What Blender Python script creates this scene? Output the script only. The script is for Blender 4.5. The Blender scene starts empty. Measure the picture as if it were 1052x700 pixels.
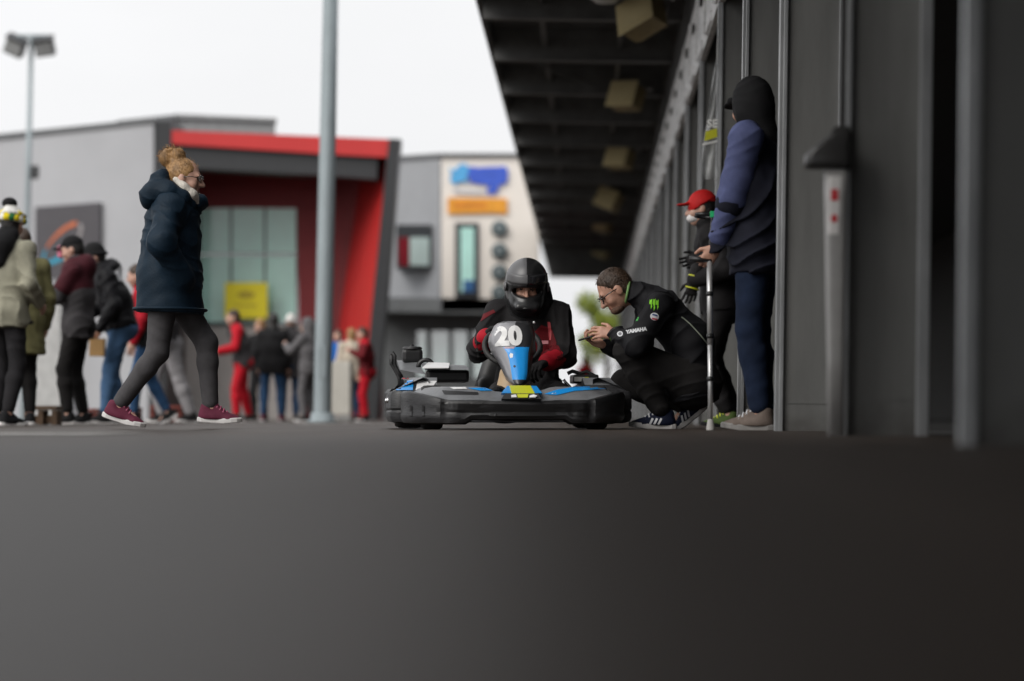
import bpy, bmesh, math, random
import numpy as np
from mathutils import Vector, Matrix, Euler
from mathutils.bvhtree import BVHTree

random.seed(7)
rng = np.random.RandomState(11)
SC = bpy.context.scene
COL = SC.collection
PI = math.pi
R = math.radians

EXPOSURE = 0.12
# ------------------------------------------------------------------ materials
MATS = {}

def mat(name, col, rough=0.6, metal=0.0, var=0.18, vs=6.0, bump=0.0, bs=80.0, spec=0.5,
        coat=0.0, trans=0.0, alpha=1.0, stretch=(1, 1, 1), rvar=0.0, sheen=0.0):
    """Principled surface whose colour drifts with two noise sizes, optional fine bump."""
    if name in MATS:
        return MATS[name]
    m = bpy.data.materials.new(name)
    m.use_nodes = True
    nt = m.node_tree
    b = nt.nodes['Principled BSDF']
    b.inputs['Roughness'].default_value = rough
    b.inputs['Metallic'].default_value = metal
    b.inputs['Specular IOR Level'].default_value = spec
    b.inputs['Coat Weight'].default_value = coat
    b.inputs['Transmission Weight'].default_value = trans
    b.inputs['Alpha'].default_value = alpha
    if sheen:
        b.inputs['Sheen Weight'].default_value = sheen
        b.inputs['Sheen Roughness'].default_value = 0.5
    tc = nt.nodes.new('ShaderNodeTexCoord')
    mp = nt.nodes.new('ShaderNodeMapping')
    mp.inputs['Scale'].default_value = stretch
    nt.links.new(tc.outputs['Object'], mp.inputs['Vector'])
    n = nt.nodes.new('ShaderNodeTexNoise')
    n.inputs['Scale'].default_value = vs
    n.inputs['Detail'].default_value = 6
    n.inputs['Roughness'].default_value = 0.65
    nt.links.new(mp.outputs[0], n.inputs['Vector'])
    cr = nt.nodes.new('ShaderNodeValToRGB')
    lo = [max(0.0, c * (1 - var)) for c in col] + [1]
    hi = [min(1.0, c * (1 + var)) for c in col] + [1]
    cr.color_ramp.elements[0].position = 0.3
    cr.color_ramp.elements[1].position = 0.7
    cr.color_ramp.elements[0].color = lo
    cr.color_ramp.elements[1].color = hi
    nt.links.new(n.outputs['Fac'], cr.inputs['Fac'])
    nt.links.new(cr.outputs['Color'], b.inputs['Base Color'])
    if rvar:
        mr = nt.nodes.new('ShaderNodeMapRange')
        mr.inputs['From Min'].default_value = 0.3
        mr.inputs['From Max'].default_value = 0.7
        mr.inputs['To Min'].default_value = max(0.02, rough - rvar)
        mr.inputs['To Max'].default_value = min(1, rough + rvar)
        nt.links.new(n.outputs['Fac'], mr.inputs['Value'])
        nt.links.new(mr.outputs[0], b.inputs['Roughness'])
    if bump:
        n2 = nt.nodes.new('ShaderNodeTexNoise')
        n2.inputs['Scale'].default_value = bs
        n2.inputs['Detail'].default_value = 3
        nt.links.new(mp.outputs[0], n2.inputs['Vector'])
        bp = nt.nodes.new('ShaderNodeBump')
        bp.inputs['Strength'].default_value = bump
        bp.inputs['Distance'].default_value = 0.01
        nt.links.new(n2.outputs['Fac'], bp.inputs['Height'])
        nt.links.new(bp.outputs[0], b.inputs['Normal'])
    MATS[name] = m
    return m

def cloth(name, col, rough=0.85, var=0.2, vs=9.0, bump=0.16, bs=160.0):
    return mat(name, col, rough, 0, var, vs, bump, bs, 0.18)

# ------------------------------------------------------------------ objects
def tag(o, label=None, cat=None, group=None, kind=None):
    if label: o['label'] = label
    if cat: o['category'] = cat
    if group: o['group'] = group
    if kind: o['kind'] = kind
    return o

def thing(name, label, cat, loc=(0, 0, 0), rot=(0, 0, 0), group=None):
    o = bpy.data.objects.new(name, None)
    o.empty_display_size = 0.2
    COL.objects.link(o)
    o.location = loc
    o.rotation_euler = rot
    return tag(o, label, cat, group)

def world_mat(o):
    m = Matrix.LocRotScale(o.location, o.rotation_euler, o.scale)
    return world_mat(o.parent) @ m if o.parent else m

def mesh_obj(name, verts, faces, material, parent=None, smooth=True, fm=None):
    me = bpy.data.meshes.new(name)
    me.from_pydata([tuple(map(float, v)) for v in verts], [], [tuple(int(i) for i in f) for f in faces])
    mats_ = material if isinstance(material, (list, tuple)) else [material]
    for m in mats_:
        me.materials.append(m)
    if fm is not None:
        me.polygons.foreach_set('material_index', np.asarray(fm, dtype=np.int32))
    if smooth:
        me.polygons.foreach_set('use_smooth', np.ones(len(me.polygons), dtype=bool))
    me.update()
    o = bpy.data.objects.new(name, me)
    COL.objects.link(o)
    if parent is not None:
        o.parent = parent
    return o

class MB:
    """collects boxes, tubes, prisms and lofts into ONE mesh"""
    def __init__(s):
        s.v = []; s.f = []; s.m = []; s.sm = []
    def add(s, vs, fs, mi=0, smooth=False):
        o = len(s.v)
        s.v += [tuple(v) for v in vs]
        s.f += [tuple(i + o for i in f) for f in fs]
        s.m += [mi] * len(fs); s.sm += [smooth] * len(fs)
    def box(s, a, b, mi=0, M=None, bev=0.0):
        bm = bmesh.new()
        bmesh.ops.create_cube(bm, size=1)
        c = [(a[i] + b[i]) / 2 for i in range(3)]
        d = [abs(b[i] - a[i]) for i in range(3)]
        for v in bm.verts:
            v.co = Vector((c[0] + v.co.x * d[0], c[1] + v.co.y * d[1], c[2] + v.co.z * d[2]))
        if bev:
            bmesh.ops.bevel(bm, geom=bm.edges[:], offset=min(bev, min(d) * 0.45), segments=2, affect='EDGES', profile=0.6)
        if M is not None:
            for v in bm.verts: v.co = M @ v.co
        bm.verts.index_update()
        s.add([v.co[:] for v in bm.verts], [[v.index for v in f.verts] for f in bm.faces], mi)
        bm.free()
    def tube(s, pts, r, n=10, mi=0, cap=True, closed=False):
        pts = [Vector(p) for p in pts]
        rs = r if isinstance(r, (list, tuple)) else [r] * len(pts)
        vs = []; fs = []
        N = len(pts)
        ref = None
        for i, p in enumerate(pts):
            if closed:
                t = pts[(i + 1) % N] - pts[i - 1]
            else:
                t = pts[min(i + 1, N - 1)] - pts[max(i - 1, 0)]
            t.normalize()
            if ref is None:
                ref = Vector((0, 0, 1)) if abs(t.z) < 0.9 else Vector((1, 0, 0))
            u = ref - t * ref.dot(t); u.normalize(); ref = u
            w = t.cross(u)
            for k in range(n):
                a = 2 * PI * k / n
                vs.append(p + (u * math.cos(a) + w * math.sin(a)) * rs[i])
        for i in range(N if closed else N - 1):
            j = (i + 1) % N
            for k in range(n):
                l = (k + 1) % n
                fs.append((i * n + k, i * n + l, j * n + l, j * n + k))
        if cap and not closed:
            fs.append(tuple(range(n - 1, -1, -1)))
            fs.append(tuple((N - 1) * n + k for k in range(n)))
        s.add(vs, fs, mi, True)
    def prism(s, poly, d, mi=0):
        """poly: 3D points of one flat outline, d: thickness vector"""
        poly = [Vector(p) for p in poly]; d = Vector(d); n = len(poly)
        vs = poly + [p + d for p in poly]
        fs = [tuple(range(n)), tuple(range(2 * n - 1, n - 1, -1))]
        for i in range(n):
            j = (i + 1) % n
            fs.append((i, i + n, j + n, j))
        bm = bmesh.new()
        bv = [bm.verts.new(v) for v in vs]
        for f in fs: bm.faces.new([bv[i] for i in f])
        bmesh.ops.recalc_face_normals(bm, faces=bm.faces[:])
        bm.verts.index_update()
        s.add([v.co[:] for v in bm.verts], [[v.index for v in f.verts] for f in bm.faces], mi)
        bm.free()
    def lathe(s, prof, n=24, mi=0, M=None, smooth=True):
        vs = []; fs = []
        for (r, z) in prof:
            for k in range(n):
                a = 2 * PI * k / n
                v = Vector((r * math.cos(a), r * math.sin(a), z))
                vs.append(M @ v if M is not None else v)
        for i in range(len(prof) - 1):
            for k in range(n):
                l = (k + 1) % n
                fs.append((i * n + k, i * n + l, (i + 1) * n + l, (i + 1) * n + k))
        s.add(vs, fs, mi, smooth)
    def grid(s, rows, mi=0, smooth=True, mif=None):
        nr = len(rows); nc = len(rows[0])
        vs = [p for r in rows for p in r]
        o = len(s.v); s.v += [tuple(v) for v in vs]
        for i in range(nr - 1):
            for j in range(nc - 1):
                s.f.append((o + i * nc + j, o + i * nc + j + 1, o + (i + 1) * nc + j + 1, o + (i + 1) * nc + j))
                s.m.append(mif(i, j) if mif else mi); s.sm.append(smooth)
    def build(s, name, material, parent=None):
        me = bpy.data.meshes.new(name)
        me.from_pydata([tuple(map(float, v)) for v in s.v], [], s.f)
        for m in (material if isinstance(material, (list, tuple)) else [material]):
            me.materials.append(m)
        me.polygons.foreach_set('material_index', np.array(s.m, dtype=np.int32))
        me.polygons.foreach_set('use_smooth', np.array(s.sm, dtype=bool))
        me.update()
        o = bpy.data.objects.new(name, me)
        COL.objects.link(o)
        if parent is not None: o.parent = parent
        return o

# ------------------------------------------------------------------ signed-distance modelling -> one continuous surface
_K = rng.normal(size=(6, 3)).astype(np.float32)
_PH = rng.uniform(0, 6.28, 6).astype(np.float32)
def snoise(x, y, z, f, seed=0):
    out = 0
    for i in range(6):
        k = _K[(i + seed) % 6] * f * (0.7 + 0.25 * i)
        out = out + np.sin(x * k[0] + y * k[1] + z * k[2] + _PH[i] + seed * 1.7)
    return out / 6

class Field:
    def __init__(s): s.ops = []
    def cap(s, a, b, ra, rb, k=0.02, mi=0, w=None, ratio=1.0):
        s.ops.append(('cap', np.array(a, float), np.array(b, float), ra, rb, k, mi, None if w is None else np.array(w, float), ratio)); return s
    def chain(s, pts, rs, k=0.02, mi=0, w=None, ratio=1.0):
        for i in range(len(pts) - 1): s.cap(pts[i], pts[i + 1], rs[i], rs[i + 1], k, mi, w, ratio)
        return s
    def ell(s, c, r, Rm=None, k=0.02, mi=0, sub=False):
        s.ops.append(('ell', np.array(c, float), np.array(r, float), Rm, k, mi, sub)); return s
    def cut(s, p, n):
        s.ops.append(('cut', np.array(p, float), np.array(n, float))); return s
    def bounds(s):
        lo = np.full(3, 1e9); hi = -lo
        for o in s.ops:
            if o[0] == 'cap':
                r = max(o[3], o[4]) * max(1, o[8]) + 0.03
                for p in (o[1], o[2]):
                    lo = np.minimum(lo, p - r); hi = np.maximum(hi, p + r)
            elif o[0] == 'ell' and not o[6]:
                r = max(o[2]) + 0.03
                lo = np.minimum(lo, o[1] - r); hi = np.maximum(hi, o[1] + r)
        return lo, hi
    def build(s, name, material, parent, vox=0.012, fold=0.0, ff=14.0, seed=0, smooth=2, fdir=(0.3, 0.3, 1.0)):
        lo, hi = s.bounds()
        n = np.ceil((hi - lo) / vox).astype(int) + 3
        lo = lo - vox
        D = np.full(n, 1.0, np.float32)
        multi = any((o[6] if o[0] == 'cap' else o[5] if o[0] == 'ell' else 0) for o in s.ops)
        MI = np.zeros(n, np.int8) if multi else None
        ax = [lo[i] + vox * np.arange(n[i]) for i in range(3)]
        for o in s.ops:
            if o[0] == 'cap':
                _, a, b, ra, rb, k, mi, w, ratio = o
                r = max(ra, rb) * max(1, ratio) + k + 3 * vox + 0.012
                blo = np.minimum(a, b) - r; bhi = np.maximum(a, b) + r
            elif o[0] == 'ell':
                _, c, rr, Rm, k, mi, sub = o
                r = max(rr) + k + 3 * vox + 0.012
                blo = c - r; bhi = c + r
            else:
                _, p, nn = o
                d = ((ax[0] - p[0]) * nn[0])[:, None, None] + ((ax[1] - p[1]) * nn[1])[None, :, None] + ((ax[2] - p[2]) * nn[2])[None, None, :]
                D = np.maximum(D, d.astype(np.float32)); continue
            i0 = np.clip(np.floor((blo - lo) / vox).astype(int), 0, n); i1 = np.clip(np.ceil((bhi - lo) / vox).astype(int) + 1, 0, n)
            if np.any(i1 <= i0): continue
            sl = tuple(slice(i0[i], i1[i]) for i in range(3))
            X = ax[0][sl[0]][:, None, None].astype(np.float32); Y = ax[1][sl[1]][None, :, None].astype(np.float32); Z = ax[2][sl[2]][None, None, :].astype(np.float32)
            if o[0] == 'cap':
                ba = (b - a).astype(np.float32); L2 = float(ba @ ba) + 1e-12
                px, py, pz = X - np.float32(a[0]), Y - np.float32(a[1]), Z - np.float32(a[2])
                t = np.clip((px * ba[0] + py * ba[1] + pz * ba[2]) / L2, 0, 1)
                qx, qy, qz = px - t * ba[0], py - t * ba[1], pz - t * ba[2]
                if w is not None and ratio != 1:
                    ww = (w / np.linalg.norm(w)).astype(np.float32)
                    c_ = qx * ww[0] + qy * ww[1] + qz * ww[2]
                    f_ = c_ * (1 / ratio - 1)
                    qx, qy, qz = qx + f_ * ww[0], qy + f_ * ww[1], qz + f_ * ww[2]
                d = np.sqrt(qx * qx + qy * qy + qz * qz) - (ra + (rb - ra) * t)
                sub = False
            else:
                px, py, pz = X - np.float32(c[0]), Y - np.float32(c[1]), Z - np.float32(c[2])
                if Rm is not None:
                    A = np.array(Rm, dtype=np.float32)          # columns = local axes
                    px, py, pz = (px * A[0, 0] + py * A[1, 0] + pz * A[2, 0], px * A[0, 1] + py * A[1, 1] + pz * A[2, 1], px * A[0, 2] + py * A[1, 2] + pz * A[2, 2])
                q = np.sqrt((px / rr[0]) ** 2 + (py / rr[1]) ** 2 + (pz / rr[2]) ** 2)
                g = np.sqrt((px / rr[0] ** 2) ** 2 + (py / rr[1] ** 2) ** 2 + (pz / rr[2] ** 2) ** 2) + 1e-9
                d = q * (q - 1) / g
            d = d.astype(np.float32)
            cur = D[sl]
            if sub:
                h = np.maximum(k - np.abs(cur + d), 0)
                D[sl] = np.maximum(cur, -d) + h * h / (4 * k + 1e-9)
            else:
                if MI is not None:
                    msl = MI[sl]; msl[d < cur] = mi; MI[sl] = msl
                h = np.maximum(k - np.abs(cur - d), 0)
                D[sl] = np.minimum(cur, d) - h * h / (4 * k + 1e-9)
        if fold:
            msk = np.abs(D) < fold * 2.5 + vox * 2
            ii = np.argwhere(msk)
            p = lo + vox * ii
            x, y, z = p[:, 0], p[:, 1], p[:, 2]
            wv = snoise(x, y, z, ff * 0.45, seed)
            ph = (x * fdir[0] + y * fdir[1] + z * fdir[2]) * ff * 2.2 + 5.5 * wv
            rid = 1 - np.abs(np.sin(ph))
            amp = np.clip(0.5 + 0.9 * snoise(x, y, z, ff * 0.25, seed + 2), 0, 1.2)
            dd = fold * amp * (rid ** 2 - 0.35) + fold * 0.35 * snoise(x, y, z, ff * 1.7, seed + 4)
            D[msk] -= dd.astype(np.float32)
        V, F, cells = surface_nets(D, lo, vox)
        if len(V) == 0: return None
        for _ in range(smooth): V = lap(V, F, 0.5)
        fm = None
        if MI is not None:
            cc = cells[F[:, 0]]
            fm = MI[cc[:, 0], cc[:, 1], cc[:, 2]]
        return mesh_obj(name, V, F, material, parent, True, fm)

def lap(V, F, lam):
    acc = np.zeros_like(V); cnt = np.zeros(len(V))
    for k in range(4):
        a = F[:, k]; b = F[:, (k + 1) % 4]
        for c in range(3):
            acc[:, c] += np.bincount(a, V[b, c], len(V)) + np.bincount(b, V[a, c], len(V))
        cnt += np.bincount(a, minlength=len(V)) + np.bincount(b, minlength=len(V))
    return V + lam * (acc / np.maximum(cnt, 1)[:, None] - V)

def surface_nets(D, lo, vox):
    S = D < 0
    n = np.array(D.shape)
    cs = np.zeros(n - 1, np.int8)
    for dx in (0, 1):
        for dy in (0, 1):
            for dz in (0, 1):
                cs += S[dx:n[0] - 1 + dx, dy:n[1] - 1 + dy, dz:n[2] - 1 + dz]
    act = np.argwhere((cs > 0) & (cs < 8))
    if len(act) == 0: return np.zeros((0, 3)), np.zeros((0, 4), int), act
    idx = np.full(n - 1, -1, np.int32)
    idx[act[:, 0], act[:, 1], act[:, 2]] = np.arange(len(act))
    co = [(x, y, z) for x in (0, 1) for y in (0, 1) for z in (0, 1)]
    vals = np.stack([D[act[:, 0] + c[0], act[:, 1] + c[1], act[:, 2] + c[2]] for c in co], 1)
    P = np.zeros((len(act), 3)); C = np.zeros(len(act))
    for i in range(8):
        for j in range(i + 1, 8):
            if sum(abs(co[i][q] - co[j][q]) for q in range(3)) != 1: continue
            a, b = vals[:, i], vals[:, j]
            x = (a < 0) != (b < 0)
            t = np.where(x, a / np.where(np.abs(a - b) < 1e-12, 1, a - b), 0)
            for q in range(3):
                P[:, q] += np.where(x, co[i][q] + t * (co[j][q] - co[i][q]), 0)
            C += x
    V = lo + vox * (act + P / C[:, None])
    F = []
    for axx in range(3):
        sl0 = [slice(None)] * 3; sl1 = [slice(None)] * 3
        sl0[axx] = slice(0, -1); sl1[axx] = slice(1, None)
        e = np.argwhere(S[tuple(sl0)] != S[tuple(sl1)])
        u, v = (axx + 1) % 3, (axx + 2) % 3
        e = e[(e[:, u] > 0) & (e[:, v] > 0) & (e[:, u] < n[u] - 1) & (e[:, v] < n[v] - 1)]
        def g(du, dv):
            q = e.copy(); q[:, u] -= du; q[:, v] -= dv
            return idx[q[:, 0], q[:, 1], q[:, 2]]
        q4 = np.stack([g(1, 1), g(0, 1), g(0, 0), g(1, 0)], 1)
        ins = S[e[:, 0], e[:, 1], e[:, 2]]
        q4[~ins] = q4[~ins][:, ::-1]
        F.append(q4)
    F = np.concatenate(F)
    F = F[(F >= 0).all(1)]
    return V, F, act

# ------------------------------------------------------------------ camera and placing by reading the photograph
F_PX = 2484.0
TILT = 0.01746                       # the apron falls 1 degree away from the garages
def gz(x): return TILT * x
HC = 0.075
_rot = Matrix.Rotation(-R(1.0), 4, 'Y')
_yaw = math.atan2(77.0, F_PX)
_pit = math.atan2(78.0, F_PX)
_camG = Matrix.Translation((0, 0, HC)) @ Matrix.Rotation(_yaw, 4, 'Z') @ Matrix.Rotation(PI / 2 + _pit, 4, 'X')
CAM_M = _rot @ _camG
_c = CAM_M.translation
_rx, _ry, _rz = (CAM_M.to_3x3() @ Vector(v) for v in ((1, 0, 0), (0, 1, 0), (0, 0, -1)))
def P(px, py, Y):
    d = _rz + _rx * ((px - 526) / F_PX) + _ry * ((350 - py) / F_PX)
    return _c + d * ((Y - _c.y) / d.y)
def G(px, Y):
    """point on the ground at depth Y seen at column px"""
    a = P(px, 300, Y); b = P(px, 440, Y)
    fa = a.z - gz(a.x); fb = b.z - gz(b.x)
    t = fa / (fa - fb)
    p = a + (b - a) * t
    return Vector((p.x, Y, gz(p.x)))

# ------------------------------------------------------------------ lettering and badges laid on curved cloth
def text_mesh(s, size=1.0, fat=0.0, shear=0.0, space=1.0):
    cu = bpy.data.curves.new('lettering', 'FONT')
    cu.body = s; cu.size = size; cu.offset = fat; cu.shear = shear; cu.space_character = space
    cu.align_x = 'CENTER'; cu.align_y = 'CENTER'
    cu.resolution_u = 4
    o = bpy.data.objects.new('lettering', cu)
    COL.objects.link(o)
    dg = bpy.context.evaluated_depsgraph_get()
    me = bpy.data.meshes.new_from_object(o.evaluated_get(dg))
    v = [tuple(x.co) for x in me.vertices]; f = [tuple(p.vertices) for p in me.polygons]
    bpy.data.objects.remove(o); bpy.data.curves.remove(cu); bpy.data.meshes.remove(me)
    return [(a[0], a[1]) for a in v], f

def poly_mesh(poly, n=1):
    bm = bmesh.new()
    f = bm.faces.new([bm.verts.new((p[0], p[1], 0)) for p in poly])
    bmesh.ops.triangulate(bm, faces=bm.faces[:])
    for _ in range(n): bmesh.ops.subdivide_edges(bm, edges=bm.edges[:], cuts=1, use_grid_fill=True)
    bm.verts.index_update()
    r = [(v.co.x, v.co.y) for v in bm.verts], [tuple(v.index for v in f.verts) for f in bm.faces]
    bm.free()
    return r

def px_decal(name, pts2, m, target, L, n=2, d0=-1.6, d1=0.3, off=0.004, parent=None):
    """a flat-coloured marking whose outline is read off the photograph, laid on target's skin"""
    v2, f2 = dice(poly_mesh([(x, -y) for x, y in pts2], 0), 2.0)
    bvh = BVHTree.FromPolygons([x.co[:] for x in target.data.vertices], [p.vertices[:] for p in target.data.polygons])
    vs = []; ok = []
    for x, y in v2:
        p0 = Vector(L(x, -y, d0)); p1 = Vector(L(x, -y, d1)); d = (p1 - p0).normalized()
        h = bvh.ray_cast(p0, d, (p1 - p0).length)
        ok.append(h[0] is not None)
        vs.append(h[0] + h[1].normalized() * (off if h[1].dot(d) < 0 else -off) if h[0] is not None else p0)
    f2 = [f for f in f2 if all(ok[i] for i in f)]
    return mesh_obj(name, vs, f2, m, parent or target, False)

def strands(target, m, n=900, ln=0.022, wd=0.0016, lift=0.35, flow=(0, -1, -0.4), seed=1):
    """short hair blades that break up the outline of a hair mesh"""
    rr = random.Random(seed); ps = target.data.polygons; vv = target.data.vertices
    fl = Vector(flow).normalized(); b = MB()
    for _ in range(n):
        q = ps[rr.randrange(len(ps))]; nn = q.normal; c = q.center
        t = (fl - nn * fl.dot(nn)) + Vector((rr.gauss(0, .25), rr.gauss(0, .25), rr.gauss(0, .25)))
        t.normalize(); d = (t + nn * lift * rr.uniform(0.3, 1.3)).normalized(); s_ = nn.cross(d).normalized() * wd
        L_ = ln * rr.uniform(0.6, 1.3); c0 = c - nn * 0.002
        b.add([c0 - s_, c0 + s_, c0 + d * L_ * 0.6 + s_ * 0.7 + nn * 0.001, c0 + (d * 0.9 + t * 0.2) * L_, c0 + d * L_ * 0.6 - s_ * 0.7 + nn * 0.001], [(0, 1, 2, 3, 4)], 0, False)
    return b.build('strands', m, target)

def disc2d(rx, ry, n=20, cx=0, cy=0):
    return [(cx + rx * math.cos(2 * PI * i / n), cy + ry * math.sin(2 * PI * i / n)) for i in range(n)]

def dice(m2, step):
    """cuts a flat pattern into small cells so that it can follow a curved surface"""
    bm = bmesh.new()
    vs = [bm.verts.new((x, y, 0)) for x, y in m2[0]]
    for f in m2[1]:
        try: bm.faces.new([vs[i] for i in f])
        except ValueError: pass
    for ax in (0, 1):
        q = [p[ax] for p in m2[0]]; c = min(q) + step * 0.5
        while c < max(q):
            bmesh.ops.bisect_plane(bm, geom=bm.verts[:] + bm.edges[:] + bm.faces[:], dist=1e-6, plane_co=(c, 0, 0) if ax == 0 else (0, c, 0), plane_no=(1, 0, 0) if ax == 0 else (0, 1, 0))
            c += step
    bm.verts.index_update()
    r = [(v.co.x, v.co.y) for v in bm.verts], [tuple(v.index for v in f.verts) for f in bm.faces]
    bm.free(); return r

def decal(name, mesh2d, target, o, u, v, material, parent, off=0.003, reach=0.3, label=None):
    """lays a flat pattern on target's surface; o,u,v are in the target's own coordinates"""
    o, u, v = Vector(o), Vector(u).normalized(), Vector(v)
    v = (v - u * v.dot(u)).normalized()
    n = u.cross(v)
    ext = max(max(abs(x) for x, y in mesh2d[0]), max(abs(y) for x, y in mesh2d[0]))
    mesh2d = dice(mesh2d, max(ext / 9, 0.006))
    me = target.data
    bvh = BVHTree.FromPolygons([x.co[:] for x in me.vertices], [p.vertices[:] for p in me.polygons])
    vs = []
    for (a, b) in mesh2d[0]:
        p = o + u * a + v * b
        hit = bvh.ray_cast(p + n * reach, -n, reach * 2)
        vs.append(hit[0] + n * off if hit[0] is not None else None)
    fs = [f for f in mesh2d[1] if all(vs[i] is not None for i in f)]
    vs = [q if q is not None else o for q in vs]
    ob = mesh_obj(name, vs, fs, material, parent, False)
    if label: ob['label'] = label
    return ob
# ------------------------------------------------------------------ people
A = np.array
def unit(v):
    v = np.asarray(v, float); return v / (np.linalg.norm(v) + 1e-12)
def ik(a, c, l1, l2, hint):
    a, c = A(a, float), A(c, float)
    d = c - a; L = np.linalg.norm(d)
    mx = (l1 + l2) * 0.999
    if L > mx: c = a + d / L * mx; L = mx
    dn = (c - a) / L
    x = (l1 * l1 - l2 * l2 + L * L) / (2 * L)
    h = math.sqrt(max(l1 * l1 - x * x, 0))
    p = A(hint, float); p = p - dn * (p @ dn)
    return a + dn * x + unit(p) * h, c
def upv(f, sd=0):
    f, sd = R(f), R(sd)
    return A([math.sin(sd), math.sin(f) * math.cos(sd), math.cos(f) * math.cos(sd)])

class Pose:
    """joints of a figure that faces +Y with its right hand on +X, feet near z = 0"""
    def __init__(J, H=1.75, pel=(0, 0, None), lean=(2, 3), side=0, tw=0, ptw=0, head=(0, 0), neckf=0.02,
                 lh=None, rh=None, lel=(-0.4, -0.7, -0.3), rel=(0.4, -0.7, -0.3),
                 lf=(-0.10, 0.0, None, 8, 0), rf=(0.10, 0.0, None, -8, 0), lkn=(-0.1, 1, 0.1), rkn=(0.1, 1, 0.1), sw=0.185, lhn=None, rhn=None):
        s = J.s = H / 1.75
        pz = pel[2] if pel[2] is not None else 0.925 * s
        J.pel = A([pel[0], pel[1], pz])
        J.u1 = upv(lean[0], side); J.u2 = upv(lean[1], side)
        J.mid = J.pel + J.u1 * 0.27 * s
        J.neck = J.mid + J.u2 * 0.27 * s
        J.r2 = A([math.cos(R(tw)), math.sin(R(tw)), 0]); J.r2 = unit(J.r2 - J.u2 * (J.r2 @ J.u2))
        J.f2 = np.cross(J.u2, J.r2)
        J.r1 = A([math.cos(R(ptw)), math.sin(R(ptw)), 0]); J.f1 = np.cross(J.u1, J.r1)
        J.sl = J.neck - J.u2 * 0.055 * s - J.r2 * sw * s
        J.sr = J.neck - J.u2 * 0.055 * s + J.r2 * sw * s
        y, p = R(head[0]), R(head[1])
        J.hf = A([-math.sin(y) * math.cos(p), math.cos(y) * math.cos(p), -math.sin(p)])
        J.hr = A([math.cos(y), math.sin(y), 0]); J.hu = np.cross(J.hr, J.hf)
        J.hc = J.neck + unit(J.u2 + J.hu * 0.9) * 0.165 * s + J.hf * neckf * s
        def hand(sh, h, sgn): return sh + A([sgn * 0.07, 0.06, -0.52]) * s if h is None else A(h, float)
        J.el, J.wl = ik(J.sl, hand(J.sl, lh, -1), 0.285 * s, 0.255 * s, lel)
        J.er, J.wr = ik(J.sr, hand(J.sr, rh, 1), 0.285 * s, 0.255 * s, rel)
        J.hl = J.pel - J.r1 * 0.09 * s; J.hr_ = J.pel + J.r1 * 0.09 * s
        def foot(f):
            z = 0.085 * s if f[2] is None else f[2]
            t = A([-math.sin(R(f[3])) * math.cos(R(f[4])), math.cos(R(f[3])) * math.cos(R(f[4])), -math.sin(R(f[4]))])
            sd = A([math.cos(R(f[3])), math.sin(R(f[3])), 0])
            return A([f[0], f[1], z]), t, np.cross(sd, t)
        J.al, J.tl, J.tul = foot(lf); J.ar, J.tr, J.tur = foot(rf)
        J.kl, J.al = ik(J.hl, J.al, 0.43 * s, 0.425 * s, lkn)
        J.kr, J.ar = ik(J.hr_, J.ar, 0.43 * s, 0.425 * s, rkn)
        J.lhn = lhn; J.rhn = rhn
    def H2(J, x, y, z):
        return J.hc + (J.hr * x + J.hf * y + J.hu * z) * J.s
    def HR(J): return np.stack([J.hr, J.hf, J.hu], 1)

def hand(F, w, d, n, sgn, s=1.0, curl=(14, 22, 18), spread=1.0, k=0.004, thumb=0.75):
    """palm, four unequal bent fingers and a thumb; sgn +1 right hand, -1 left"""
    d = unit(d); n = unit(A(n, float) - d * (A(n, float) @ d)); th = np.cross(d, n) * sgn
    F.cap(w, w + d * 0.03 * s, 0.026 * s, 0.027 * s, 0.015, 0, n, 0.75)
    F.cap(w + d * 0.035 * s + th * 0.018 * s, w + d * 0.082 * s + th * 0.026 * s, 0.017 * s, 0.014 * s, 0.02)
    F.cap(w + d * 0.035 * s, w + d * 0.086 * s, 0.019 * s, 0.014 * s, 0.02)
    F.cap(w + d * 0.035 * s - th * 0.018 * s, w + d * 0.076 * s - th * 0.024 * s, 0.017 * s, 0.013 * s, 0.02)
    for off, base, ln in ((0.029, 0.086, 0.95), (0.0098, 0.091, 1.06), (-0.0098, 0.088, 1.0), (-0.028, 0.078, 0.8)):
        p = w + d * base * s + th * off * s * spread
        dd = d + th * off * 2.2 * spread; a = 0.0
        for L, c, r0, r1 in ((0.043, curl[0], 0.0092, 0.0086), (0.027, curl[1], 0.0086, 0.008), (0.021, curl[2], 0.008, 0.0068)):
            a += R(c)
            v = unit(dd) * math.cos(a) + n * math.sin(a)
            q = p + v * L * ln * s
            F.cap(p, q, r0 * s, r1 * s, k); p = q
    p = w + d * 0.022 * s + th * 0.024 * s
    v = unit(d * 0.7 + th * thumb + n * 0.25)
    q = p + v * 0.045 * s; F.cap(p, q, 0.0135 * s, 0.0105 * s, 0.012)
    v2 = unit(d * 0.95 + th * (thumb - 0.5) + n * 0.35)
    q2 = q + v2 * 0.034 * s; F.cap(q, q2, 0.0105 * s, 0.0085 * s, k)

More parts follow.
